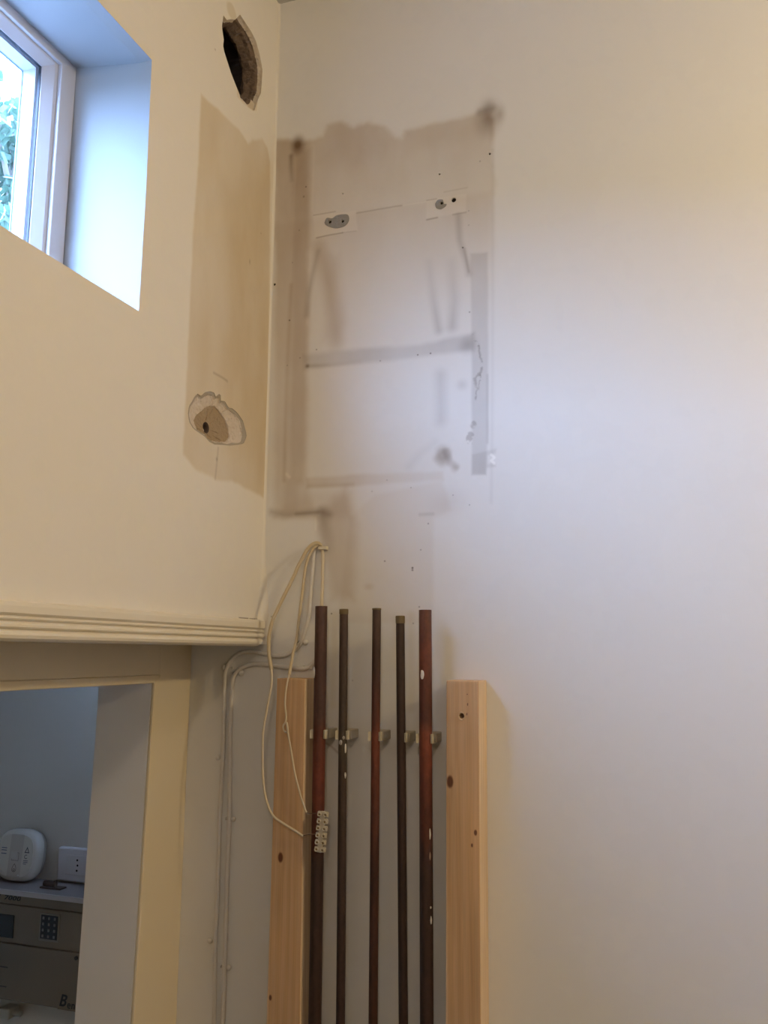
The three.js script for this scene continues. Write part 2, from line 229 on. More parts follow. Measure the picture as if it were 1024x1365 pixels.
const leftMarks = [
  { t: 'poly', p: [[0.2894,2.4603], [0.2051,2.471], [0.1537,2.4764], [0.1137,2.4674], [0.0994,2.4868], [0.0593,2.5137], [0.0356,2.508], [0.0205,2.4853], [-0.0065,1.9496], [0.0031,1.7934], [0.086,1.7978], [0.1346,1.8028], [0.1822,1.7925], [0.2526,1.7985], [0.296,1.8161], [0.2952,1.9494], [0.2964,2.1728], [0.2877,2.3422]], c: [0.80, 0.71, 0.56], k: 0.80, s: 0.010, n: 0.003 },
  { t: 'poly', p: [[0.1953,2.3353], [0.0134,2.481], [-0.0075,1.8294], [0.1601,1.8523]], c: [0.86, 0.78, 0.62], k: 0.55, s: 0.09 },
  { t: 'line', p: [[0.2092,1.9798], [0.1802,1.9804], [0.1611,1.9792]], w: 0.002, s: 0.006, c: SOOT, k: 0.4 },
  { t: 'line', p: [[0.184,1.8511], [0.187,1.8223], [0.1902,1.795]], w: 0.002, s: 0.007, c: SOOT, k: 0.34 },
  { t: 'blob', p: [[0.1876,1.8302]], w: 0.003, s: 0.006, c: SOOT, k: 0.4 },
  { t: 'blob', p: [[0.092,2.2369]], w: 0.002, s: 0.005, c: SOOT, k: 0.5, ay: 2 },
  { t: 'blob', p: [[0.0497,2.3152]], w: 0.0015, s: 0.003, c: SOOT, k: 0.5 },
  { t: 'blob', p: [[0.2486,2.5759]], w: 0.0018, s: 0.003, c: SOOT, k: 0.55 },
  { t: 'line', p: [[0.1698,1.5564], [0.1305,1.5566], [0.0949,1.5567]], w: 0.0012, s: 0.003, c: DARK, k: 0.7, br: 0.42 },
  { t: 'line', p: [[0.0894,1.5582], [0.0068,1.5585]], w: 0.0016, s: 0.003, c: DARK, k: 0.9, br: 0.44 },
  { t: 'line', p: [[0.3747,1.5496], [0.357,1.5503]], w: 0.001, s: 0.003, c: DARK, k: 0.6, br: 0.45 },
  { t: 'blob', p: [[0.1953,2.6901]], w: 0.020, s: 0.008, c: [0.80, 0.74, 0.62], k: 0.7, n: 0.004, ay: 0.8 },
  { t: 'poly', p: [[0.165,2.5531], [0.1468,2.5493], [0.1226,2.5522], [0.0806,2.5887], [0.0849,2.5566], [0.1034,2.5467], [0.14,2.5379], [0.164,2.5382]], c: [0.86, 0.78, 0.64], k: 0.7, s: 0.004, n: 0.002 },
];
const CREAM = [0.79, 0.745, 0.67];
const leftTex = paintWall(1024, 1280, 0, 1.5, 1.1, 1.375, CREAM, leftMarks, 11);
const plasterBump = dataTex(512, 512, (u, v) => { const p = (x, y) => fbm(x, y, 21, 4); const a = lerp(lerp(p(u * 8, v * 8), p(u * 8 - 8, v * 8), u), lerp(p(u * 8, v * 8 - 8), p(u * 8 - 8, v * 8 - 8), u), v); return [a, a, a]; }, false);
plasterBump.wrapS = plasterBump.wrapT = THREE.RepeatWrapping;
function bumped(rx, ry) { const t = plasterBump.clone(); t.repeat.set(rx, ry); t.needsUpdate = true; return t; }

const backMat = new THREE.MeshStandardMaterial({ map: backTex, roughness: 0.62, bumpMap: bumped(4, 5), bumpScale: 0.0016 });
const leftMat = new THREE.MeshStandardMaterial({ map: leftTex, roughness: 0.75, bumpMap: bumped(3, 4), bumpScale: 0.0014 });
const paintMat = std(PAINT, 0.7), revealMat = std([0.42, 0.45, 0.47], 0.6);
const farPaint = std([0.64, 0.61, 0.57], 0.8);
const creamPaint = std([0.80, 0.69, 0.49], 0.55);
const upvc = new THREE.MeshPhysicalMaterial({ color: new THREE.Color().setRGB(0.62, 0.63, 0.67), roughness: 0.35, clearcoat: 0.2 });

// ------------------------------------------------------------------ room shell
struct('floor', join(box(-1.03, 2.4, -0.12, 0, -0.15, 3.4), box(-3.0, -1.03, -0.12, 0, -0.57, 1.62)), std([0.22, 0.18, 0.14], 0.5));
struct('ceiling', box(XL - 0.21, 2.4, TOP, TOP + 0.12, -0.15, 3.4), std([0.52, 0.505, 0.48], 0.85));
struct('wall_right', box(2.2, 2.35, 0, TOP, -0.05, 3.35), farPaint);
struct('wall_front', box(-0.93, 2.2, 0, TOP, 3.2, 3.35), farPaint);

const holesBack = [[[-0.6448,2.343], .0036], [[-0.6175,2.3402], .0034], [[-0.415,2.3444], .003], [[-0.3914,2.3473], .0046], [[-0.6185,2.3993], .0016], [[-0.4193,2.4052], .0018], [[-0.3212,2.4287], .0022], [[-0.3745,2.2489], .0014], [[-0.7632,2.2282], .0026]];
{
  const s = new THREE.Shape([[-1.033, 0], [2.2, 0], [2.2, TOP], [-1.033, TOP]].map(([x, y]) => new THREE.Vector2(x, y)));
  for (const [[x, y], r] of holesBack) { const h = new THREE.Path(); h.absellipse(x, y, r, r * 1.05, 0, 2 * Math.PI, true); s.holes.push(h); }
  const front = new THREE.ExtrudeGeometry(s, { depth: 0.04, bevelEnabled: false, curveSegments: 8 }); front.translate(0, 0, -0.04);
  const wall = struct('wall_back', planeUV(join(front, box(-0.93, 2.2, 0, TOP, -0.16, -0.0402)), 'x', -0.94, 0.72, 1.66, 2.14), backMat);
  const holeShade = std([0.05, 0.035, 0.03], 0.95, DOUBLE);
  // grey filler left round the two hanger fixings: thin plates with holes
  const filler = new THREE.MeshStandardMaterial({ color: new THREE.Color().setRGB(0.30, 0.29, 0.28), roughness: 0.95, bumpMap: bumped(60, 60), bumpScale: 0.002 });
  const blot = (outer, inner) => { const q = new THREE.Shape(new THREE.SplineCurve([...outer, outer[0]].map(([x, y]) => new THREE.Vector2(x, y))).getPoints(60)); for (const [[x, y], r] of inner) { const h = new THREE.Path(); h.absellipse(x, y, r, r, 0, 2 * Math.PI, true); q.holes.push(h); } const g = new THREE.ExtrudeGeometry(q, { depth: 0.0006, bevelEnabled: true, bevelSize: 0.0005, bevelThickness: 0.0005, bevelSegments: 1, curveSegments: 10 }); return boxUV(bare(g)); };
  for (const [[x, y], r] of holesBack) { const g = new THREE.CylinderGeometry(r * 0.97, r * 0.9, 0.034, 14, 1, true); g.rotateX(Math.PI / 2); g.translate(x, y, -0.0195); const c = new THREE.CircleGeometry(r * 0.96, 14); c.translate(x, y, -0.012); mesh('drill_hole', join(g, c), holeShade, wall); }  // near-black lining and plug colour in the shade inside each hole
  mesh('filler_patch', blot([[-0.6561,2.3432], [-0.6514,2.352], [-0.6401,2.3494], [-0.6305,2.3542], [-0.6161,2.3542], [-0.6065,2.3511], [-0.6048,2.3397], [-0.6126,2.3299], [-0.6285,2.3277], [-0.6413,2.3313], [-0.6527,2.3379]], holesBack.slice(0, 2)), filler, wall);
  mesh('filler_patch', blot([[-0.4276,2.345], [-0.4224,2.3518], [-0.4135,2.351], [-0.412,2.347], [-0.4098,2.3413], [-0.4061,2.3414], [-0.4076,2.3371], [-0.4165,2.3332], [-0.4253,2.337]], holesBack.slice(2, 3)), filler, wall);
}

// upper wall with the window, the flue hole and the broken-out waste hole
const W0 = 0.436, W1 = 1.36, WY0 = 2.007, WY1 = 2.425, WYF = 2.447;
const flueC = [0.1371,2.6287], wasteC = [0.19,1.8969];
const flueOuter = polar([[0.2248,2.6632], [0.216,2.659], [0.1999,2.6733], [0.1804,2.687], [0.1641,2.7103], [0.1426,2.7086], [0.1174,2.7075], [0.0978,2.7019], [0.0821,2.6865], [0.0711,2.6708], [0.0654,2.6589], [0.0668,2.6289], [0.0686,2.6063], [0.0803,2.5848], [0.0942,2.5508], [0.1158,2.5445], [0.1313,2.545], [0.1492,2.5399], [0.1542,2.5476], [0.1682,2.5557], [0.1895,2.5694], [0.2033,2.5816], [0.2169,2.5937], [0.2217,2.6025], [0.2199,2.616], [0.2249,2.6262], [0.2285,2.6374]], flueC, 120);
const wasteOuter = polar([[0.258,1.9292], [0.2481,1.9268], [0.2365,1.9367], [0.2193,1.9436], [0.204,1.9453], [0.1997,1.9391], [0.1885,1.9477], [0.1818,1.9468], [0.1824,1.9371], [0.1665,1.9401], [0.1522,1.9321], [0.1385,1.9344], [0.1184,1.9313], [0.0975,1.9217], [0.0845,1.9048], [0.0809,1.8956], [0.0916,1.8795], [0.1143,1.8723], [0.1446,1.864], [0.1713,1.8593], [0.1972,1.8541], [0.2151,1.8547], [0.2306,1.8603], [0.2528,1.8628], [0.2685,1.8648], [0.2822,1.8736], [0.2868,1.8877], [0.2843,1.8999], [0.2757,1.91], [0.2693,1.9195]], wasteC, 120);
const onWall = (a, b, d) => [XL - d, b, a];         // wall coordinates (z, y, depth) to the world
{
  const sh = (holes) => { const s = new THREE.Shape([[0, 1.513], [3.2, 1.513], [3.2, TOP], [0, TOP]].map(([x, y]) => new THREE.Vector2(x, y))); for (const h of holes) s.holes.push(new THREE.Path(h.map(([x, y]) => new THREE.Vector2(x, y)))); return s; };
  const win = [[W0, WY0], [W0 - 0.002, WY0 + 0.2], [W0 + 0.001, WY1], [W1, WY1], [W1, WY0]];
  const ring = (c, r) => Array.from({ length: 40 }, (_, i) => [c[0] + r * Math.cos(i / 20 * Math.PI), c[1] + r * Math.sin(i / 20 * Math.PI)]);
  const layer = (holes, d0, d1) => { const g = new THREE.ExtrudeGeometry(sh(holes), { depth: d1 - d0, bevelEnabled: false }); g.rotateY(-Math.PI / 2); g.translate(XL - d0, 0, 0); return g; };
  const deep = win.map(([x, y]) => [x, y === WY1 ? WYF + 0.04 : y]);
  const a = layer([win, flueOuter, wasteOuter], 0, 0.02), b = layer([deep, ring(flueC, 0.13), ring(wasteC, 0.02)], 0.02, 0.19), c = layer([deep], 0.19, 0.21);
  // one mesh, two materials: painted faces and the plain reveals
  const faces = [], sides = [];
  for (const g of [a, b, c]) for (const gr of g.groups) { const src = bare(g.clone()); const part = new THREE.BufferGeometry(); for (const k of ['position', 'normal', 'uv']) part.setAttribute(k, new THREE.BufferAttribute(src.attributes[k].array.slice(gr.start * src.attributes[k].itemSize, (gr.start + gr.count) * src.attributes[k].itemSize), src.attributes[k].itemSize)); (gr.materialIndex === 0 ? faces : sides).push(part); }
  const f = planeUV(mergeGeometries(faces), 'z', 0, 1.5, 1.1, 1.375), s = boxUV(mergeGeometries(sides));
  const g = mergeGeometries([f, s], true);
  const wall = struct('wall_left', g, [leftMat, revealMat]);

  // flue hole: pale plaster lip, crumbling brown mortar ring, dark void behind
  const mortar = new THREE.MeshStandardMaterial({ color: new THREE.Color().setRGB(0.19, 0.135, 0.10), roughness: 0.95, bumpMap: bumped(14, 14), bumpScale: 0.006, ...DOUBLE });
  const oldPlaster = new THREE.MeshStandardMaterial({ color: new THREE.Color().setRGB(0.62, 0.53, 0.42), roughness: 0.95, bumpMap: bumped(20, 20), bumpScale: 0.004, ...DOUBLE });
  const whitePlaster = new THREE.MeshStandardMaterial({ color: new THREE.Color().setRGB(0.64, 0.55, 0.46), roughness: 0.95, bumpMap: bumped(24, 24), bumpScale: 0.005, ...DOUBLE });
  const voidMat = std([0.055, 0.045, 0.045], 1, DOUBLE);
  const lowChip = (i) => { const a = i / 120 * 360; return a > 225 && a < 300; };
  const in1 = flueOuter.map(([x, y], i) => { const k = lowChip(i) ? 0.86 : 0.955; const j = 0.03 * (hash(i, 3, 5) - 0.5); return [flueC[0] + (x - flueC[0]) * (k + j), flueC[1] + (y - flueC[1]) * (k + j)]; });
  mesh('plaster_edge', skin([[flueOuter, 0], [scaled(flueOuter, flueC, 0.985, 0.01), 0.004], [in1, 0.009]], onWall), oldPlaster, wall);
  const r2 = scaled(in1, flueC, 0.985, 0.03, 8), r3 = scaled(in1, flueC, 0.94, 0.05, 9), r4 = scaled(in1, flueC, 0.90, 0.09, 10);
  mesh('mortar_ring', skin([[in1, 0.009], [r2, 0.012], [scaled(in1, flueC, 0.965, 0.05, 12), 0.016], [r3, 0.023], [r4, (i) => 0.029 + 0.014 * fbm(i * 0.13, 3, 71)], [scaled(r4, flueC, 1.06), 0.044], [scaled(in1, flueC, 1.15), 0.046]], onWall), mortar, wall);
  mesh('flue_void', skin([[scaled(in1, flueC, 1.15), 0.046], [scaled(in1, flueC, 1.14), 0.186], [scaled(in1, flueC, 0.01), 0.187]], onWall), voidMat, wall);

  // waste hole: grey paint edge, white plaster shelf, brown mortar floor with the pipe hole
  const inner = polar([[0.2363,1.9023], [0.2245,1.9121], [0.2049,1.9227], [0.1869,1.9263], [0.1676,1.919], [0.1479,1.9103], [0.1373,1.8976], [0.1321,1.8836], [0.1475,1.8661], [0.1871,1.8578], [0.218,1.8593], [0.2434,1.8664], [0.2568,1.8826], [0.2481,1.8953]], wasteC, 120);
  const e1 = scaled(wasteOuter, wasteC, 0.905, 0.05, 4), e2 = scaled(wasteOuter, wasteC, 0.875, 0.05, 5);
  const mid = inner.map(([x, y], i) => [lerp(x, e2[i][0], 0.5), lerp(y, e2[i][1], 0.5)]);
  const clampIn = (ring, lim, k) => ring.map(([x, y], i) => { const a = Math.hypot(x - wasteC[0], y - wasteC[1]), b = Math.hypot(lim[i][0] - wasteC[0], lim[i][1] - wasteC[1]) * k; const q = Math.min(1, b / a); return [wasteC[0] + (x - wasteC[0]) * q, wasteC[1] + (y - wasteC[1]) * q]; });
  const in2 = clampIn(inner, e2, 0.97), mid2 = clampIn(mid, e2, 0.99);
  const greyEdge = std([0.38, 0.33, 0.26], 0.95, DOUBLE);
  mesh('paint_edge', skin([[wasteOuter, 0], [scaled(wasteOuter, wasteC, 0.985, 0.012, 4), 0.0012], [e1, 0.002]], onWall), greyEdge, wall);
  mesh('plaster_layer', skin([[e1, 0.002], [e2, 0.0045], [mid2, (i) => 0.0045 + 0.003 * fbm(i * 0.4, 2, 9)], [in2, (i) => 0.006 + 0.003 * fbm(i * 0.5, 7, 9)], [scaled(in2, wasteC, 0.985, 0.01, 3), 0.0095]], onWall), whitePlaster, wall);
  const pc = [0.2096,1.8819], pr = Array.from({ length: 120 }, (_, i) => { const a = i / 120 * 2 * Math.PI; return [pc[0] + 0.0105 * Math.cos(a), pc[1] + 0.0100 * Math.sin(a)]; });
  const floorRing = scaled(in2, wasteC, 0.985, 0.01, 3);
  mesh('mortar_floor', skin([[floorRing, 0.0095], [floorRing.map(([x, y], i) => [lerp(x, pr[i][0], 0.35), lerp(y, pr[i][1], 0.35)]), (i) => 0.009 + 0.003 * hash(i >> 2, 1, 33)], [floorRing.map(([x, y], i) => [lerp(x, pr[i][0], 0.75), lerp(y, pr[i][1], 0.75)]), (i) => 0.0095 + 0.003 * hash(i >> 2, 5, 33)], [pr, 0.011]], onWall), std([0.37, 0.275, 0.175], 0.95, { ...DOUBLE, bumpMap: bumped(30, 30), bumpScale: 0.004 }), wall);
  mesh('pipe_hole', skin([[pr, 0.011], [scaled(pr, pc, 0.9), 0.014], [scaled(pr, pc, 0.9), 0.10], [scaled(pr, pc, 0.01), 0.10]], onWall), std([0.10, 0.07, 0.06], 0.95, DOUBLE), wall);
}
// plastered corner: a hollow fillet that widens near the ledge
{
  const rows = 60, arc = 8, pos = [], idx = [];
  for (let j = 0; j <= rows; j++) {
    const y = 1.512 + (TOP - 1.512) * j / rows, r = 0.0055 + 0.003 * fbm(y * 9, 2, 4) + 0.016 * Math.pow(1 - sstep(1.53, 1.78, y), 1.5);
    for (let i = 0; i <= arc; i++) { const a = i / arc * Math.PI / 2; pos.push(XL + r - r * Math.sin(a) - 0.0006, y, r - r * Math.cos(a) - 0.0006); }
  }
  for (let j = 0; j < rows; j++) for (let i = 0; i < arc; i++) { const a = j * (arc + 1) + i; idx.push(a, a + 1, a + arc + 1, a + 1, a + arc + 2, a + arc + 1); }
  const g = new THREE.BufferGeometry(); g.setAttribute('position', new THREE.Float32BufferAttribute(pos, 3)); g.setIndex(idx); g.computeVertexNormals();
  struct('trim_1', boxUV(g), std([0.77, 0.73, 0.66], 0.7, DOUBLE));
}

// sloping window soffit
{
  const s = new THREE.Shape([[XL - 0.02, WY1], [XL - 0.209, WY1 + 0.0275], [XL - 0.209, WYF + 0.04], [XL - 0.02, WYF + 0.04]].map(([x, y]) => new THREE.Vector2(x, y)));
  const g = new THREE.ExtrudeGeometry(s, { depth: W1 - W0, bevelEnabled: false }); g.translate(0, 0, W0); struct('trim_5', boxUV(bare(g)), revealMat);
}
// window_1: white frame, glazing bead, black gasket, pane
{
  const w = new THREE.Group(); w.name = 'window_1'; w.userData.kind = 'structure'; scene.add(w);
  const F0 = -0.916, F1 = -0.976, G = -0.944;
  const rect = (i, x0, x1, io) => {                  // four mitred bars between inset i (outer) and io (inner)
    const a0 = W0 + i[0], a1 = W0 + io[0], b0 = WYF - i[1], b1 = WYF - io[1], c0 = WY0 + i[1], c1 = WY0 + io[1], d0 = W1 - i[0], d1 = W1 - io[0];
    const prism = (q) => { const s = new THREE.Shape(q.map(([z, y]) => new THREE.Vector2(z, y))); const g = new THREE.ExtrudeGeometry(s, { depth: Math.abs(x1 - x0) - 0.002, bevelEnabled: true, bevelSize: 0.001, bevelThickness: 0.001, bevelOffset: -0.001, bevelSegments: 1 }); g.rotateY(-Math.PI / 2); g.translate(Math.max(x0, x1) - 0.001, 0, 0); return bare(g); };
    return [prism([[a0, c0], [a1, c1], [a1, b1], [a0, b0]]), prism([[d1, c1], [d0, c0], [d0, b0], [d1, b1]]), prism([[a0, b0], [a1, b1], [d1, b1], [d0, b0]]), prism([[a0, c0], [d0, c0], [d1, c1], [a1, c1]])];
  };
  const bars = rect([0.0005, 0.0005], F0, F1, [0.034, 0.0185]);
  const fr = mesh('window_frame', bars[0], upvc, w); for (const b of bars.slice(1)) mesh('window_frame', b, upvc, w);
  mesh('frame_step', join(...rect([0.034, 0.0185], F0 - 0.007, F1, [0.037, 0.0205])), upvc, w);
  // sloping glazing bead
  const beadRing = (i, y) => [[W0 + i, WY0 + y], [W1 - i, WY0 + y], [W1 - i, WYF - y], [W0 + i, WYF - y]];
  mesh('glazing_bead', skin([[beadRing(0.037, 0.0205), -XL * 0 + (XL - F0) + 0.007], [beadRing(0.041, 0.022), (XL - F0) + 0.008], [beadRing(0.053, 0.031), (XL - G) - 0.006], [beadRing(0.053, 0.031), (XL - G)]], onWall), upvc, w);
  const gasket = std([0.03, 0.04, 0.06], 0.6, DOUBLE);
  mesh('gasket', skin([[beadRing(0.053, 0.031), (XL - G) - 0.004], [beadRing(0.0542, 0.0316), (XL - G) - 0.004], [beadRing(0.0542, 0.0316), (XL - G)]], onWall), gasket, w);
  mesh('gasket', skin([[beadRing(0.0545, 0.0317), (XL - F1) - 0.002], [beadRing(0.0562, 0.0328), (XL - F1) - 0.002], [beadRing(0.0562, 0.0328), (XL - F1) + 0.001]], onWall), std([0.16, 0.26, 0.34], 0.6, DOUBLE), w);
  mesh('outer_bead', skin([[beadRing(0.037, 0.0205), (XL - G) + 0.006], [beadRing(0.054, 0.0315), (XL - G) + 0.006], [beadRing(0.054, 0.0315), (XL - F1)]], onWall), upvc, w);
  const pane = box(G - 0.002, G + 0.002, WY0 + 0.02, WYF - 0.03, W0 + 0.052, W1 - 0.052);
  mesh('window_pane', pane, new THREE.MeshPhysicalMaterial({ color: 0xffffff, roughness: 0, transmission: 1, thickness: 0, ior: 1.45 }), w);
  shade(w);
  struct('added_trim_4', rbox(-0.915, XL - 0.003, WY0 - 0.012, WY0 + 0.0004, W0 + 0.001, W1 - 0.001, 0.0004), std([0.07, 0.065, 0.06], 0.6));   // unseen dark sill, added to cut bounce light onto the soffit
}

// ------------------------------------------------------------------ cupboard below: recessed wall, lining, casing
{
  // painted partition with the opening; the opening's inner edge leans a little
  const s = new THREE.Shape([[-0.57, 0], [3.2, 0], [3.2, 1.513], [-0.57, 1.513]].map(([x, y]) => new THREE.Vector2(x, y)));
  s.holes.push(new THREE.Path([[0.163, 0.05], [1.25, 0.05], [1.25, 1.441], [0.1265, 1.441]].map(([x, y]) => new THREE.Vector2(x, y))));
  const g = new THREE.ExtrudeGeometry(s, { depth: 0.111, bevelEnabled: false }); g.rotateY(-Math.PI / 2); g.translate(XR - 0.004, 0, 0);
  struct('wall_cupboard', boxUV(bare(g)), std([0.83, 0.815, 0.80], 0.7));
  // cream painted casing boards on it: stile, head and the bead round the opening
  const t = new THREE.Group(); t.name = 'trim_2'; t.userData.kind = 'structure'; scene.add(t);
  const board = (q, d0, d1, b = 0.0015) => { const sh = new THREE.Shape(q.map(([z, y]) => new THREE.Vector2(z, y))); const e = new THREE.ExtrudeGeometry(sh, { depth: d1 - d0 - 2 * b, bevelEnabled: true, bevelSize: b, bevelThickness: b, bevelOffset: -b, bevelSegments: 2 }); e.rotateY(-Math.PI / 2); e.translate(XR + 0.002 - d0 - b, 0, 0); return bare(e); };
  const lean = (y) => 0.1265 + (1.441 - y) * 0.0262;
  mesh('stile', board([[0.0005, 0.05], [lean(0.05) - 0.018, 0.05], [lean(1.512) - 0.018, 1.512], [0.0005, 1.512]], 0.002, 0.0056), creamPaint, t);
  mesh('head', board([[lean(1.512) - 0.018, 1.4555], [3.1, 1.4555], [3.1, 1.5125], [lean(1.512) - 0.018, 1.5125]], 0.002, 0.0056), creamPaint, t);
  mesh('bead', board([[lean(0.05) - 0.018, 0.05], [lean(0.05) - 0.0005, 0.05], [lean(1.441) - 0.0005, 1.4415], [lean(1.4555) - 0.018, 1.4555]], -0.0005, 0.0056, 0.002), creamPaint, t);
  mesh('bead', board([[lean(1.4555) - 0.018, 1.4555], [lean(1.441) - 0.0005, 1.4415], [3.1, 1.4415], [3.1, 1.4555]], -0.0005, 0.0056, 0.002), creamPaint, t);
  // moulded ledge under the upper wall
  const X = XL, prof = [[-0.004, 1.5575], [0.010, 1.5575], [0.0135, 1.5555], [0.0145, 1.551], [0.0145, 1.5425], [0.012, 1.5405], [0.0095, 1.5395], [0.0095, 1.5385], [0.0125, 1.538], [0.0140, 1.5362], [0.0125, 1.5345], [0.0095, 1.534], [0.0095, 1.533], [0.012, 1.532], [0.0150, 1.5292], [0.0150, 1.5262], [0.0125, 1.5242], [0.0095, 1.5235], [0.0095, 1.5225], [0.0125, 1.522], [0.0155, 1.5195], [0.0160, 1.5165], [0.0145, 1.5125], [0.010, 1.5095], [0.004, 1.5085], [-0.004, 1.5085]];
  const m = new THREE.ExtrudeGeometry(new THREE.Shape(prof.map(([x, y]) => new THREE.Vector2(x, y))), { depth: 3.15, bevelEnabled: false }); m.translate(X, 0, 0.012);
  // the far end is cut on a slant
  const p = m.attributes.position; for (let i = 0; i < p.count; i++) if (p.getZ(i) < 0.03) p.setZ(i, 0.012 + 0.9 * Math.max(0, 1.530 - p.getY(i)));
  m.computeVertexNormals();
  struct('trim_3', boxUV(bare(m)), std([0.76, 0.70, 0.58], 0.6));
}
// cupboard interior; an opening added at its unseen end brings in bluish light
const closetMat = std([0.70, 0.645, 0.57], 0.75);
struct('wall_cupboard_back', box(-3.0, -1.034, 0, 1.62, -0.57, -0.45), closetMat);
struct('wall_cupboard_front', box(-3.0, -1.034, 0, 1.62, 1.5, 1.62), closetMat);
struct('ceiling_cupboard', box(-3.0, XL - 0.211, 1.62, 1.70, -0.57, 1.62), closetMat);
struct('added_roof_cupboard', box(-3.06, XL - 0.2105, 1.7005, 1.73, -0.63, 1.68), std([0.10, 0.10, 0.105], 0.9));   // unseen dark cover, added to cut bounce up into the window
{ // unseen end wall, its opening added to light the cupboard with daylight
  const s = new THREE.Shape([[-0.45, 0], [1.5, 0], [1.5, 1.62], [-0.45, 1.62]].map(([x, y]) => new THREE.Vector2(x, y)));
  s.holes.push(new THREE.Path([[0.20, 0.30], [0.75, 0.30], [0.75, 0.76], [0.20, 0.76]].map(([x, y]) => new THREE.Vector2(x, y))));
  const g = new THREE.ExtrudeGeometry(s, { depth: 0.1, bevelEnabled: false }); g.rotateY(-Math.PI / 2); g.translate(-2.9, 0, 0);
  struct('wall_cupboard_end', boxUV(bare(g)), closetMat);
}

// ------------------------------------------------------------------ battens
function pine(seed, knots) {                        // grain along v, metres: 0.24 x 1.6; front face 0 .. 0.12, sides beyond, their colour lightened for lamplight
  const t = dataTex(320, 1536, (u, v) => {
    const x = u * 0.24, y = v * 1.6; let warp = 0, dark = 0;
    for (const [kx, ky, r] of knots) { const dx = x - kx, dy = (y - ky) * 0.55, d = Math.hypot(dx, dy); warp += (dx >= 0 ? 1 : -1) * r * 1.1 * Math.exp(-d * d / (r * r * 5)); dark = Math.max(dark, 1 - sstep(r * 0.55, r * 1.05, d)); }
    const q = x - warp * 0.8 + 0.004 * (fbm(x * 6, y * 1.2, seed) - 0.5), ring = 0.5 + 0.5 * Math.sin(q * 430 + 14 * fbm(q * 22, y * 0.7, seed + 3)), fine = fbm(x * 900, y * 14, seed + 7, 2), blot = fbm(x * 20, y * 5, seed + 9);
    let k = 0.91 + 0.03 * ring + 0.10 * (fine - 0.5) + 0.14 * (blot - 0.5);
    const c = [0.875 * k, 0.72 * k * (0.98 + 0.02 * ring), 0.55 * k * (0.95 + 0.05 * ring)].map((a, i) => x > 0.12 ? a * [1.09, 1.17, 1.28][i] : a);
    return c.map((a, i) => lerp(a, [0.36, 0.20, 0.12][i] * (0.8 + 0.4 * fine), dark * 0.92));
  });
  t.wrapS = t.wrapT = THREE.RepeatWrapping; return new THREE.MeshStandardMaterial({ map: t, roughness: 0.72, bumpMap: bumped(0.5, 0.2), bumpScale: 0.0005 });
}
function batten(name, label, x0, x1, xb0, xb1, top, d, mat, hole) {
  const o = thing(name, label, 'timber', [x0, 0, 0]);
  const s = new THREE.Shape([[xb0 - x0, 0.002], [xb1 - x0, 0.002], [x1 - x0, top], [0, top]].map(([x, y]) => new THREE.Vector2(x, y)));
  if (hole) { const h = new THREE.Path(); h.absellipse(hole[0] - x0, hole[1], 0.0042, 0.0046, 0, 6.2832, true); s.holes.push(h); }
  const g = new THREE.ExtrudeGeometry(s, { depth: d - 0.0036, bevelEnabled: true, bevelSize: 0.0016, bevelThickness: 0.0016, bevelOffset: -0.0016, bevelSegments: 2 }); g.translate(0, 0, 0.002);
  mesh('timber_body', boxUV(bare(g), 1 / 0.24, 1 / 1.6), mat, o);
  if (hole) { const r = new THREE.TorusGeometry(0.0055, 0.0012, 6, 20); r.scale(1, 1.15, 0.6); r.translate(hole[0] - x0, hole[1] - 0.001, d - 0.0002); mesh('raised_fibres', r, std([0.62, 0.45, 0.28], 0.8), o); const c = new THREE.CylinderGeometry(0.004, 0.0035, 0.004, 14); c.rotateX(Math.PI / 2); c.translate(hole[0] - x0, hole[1], d - 0.012); mesh('screw_head', c, std([0.12, 0.07, 0.04], 0.5, { metalness: 0.6 }), o); }
  return o;
}
const D = 0.06;
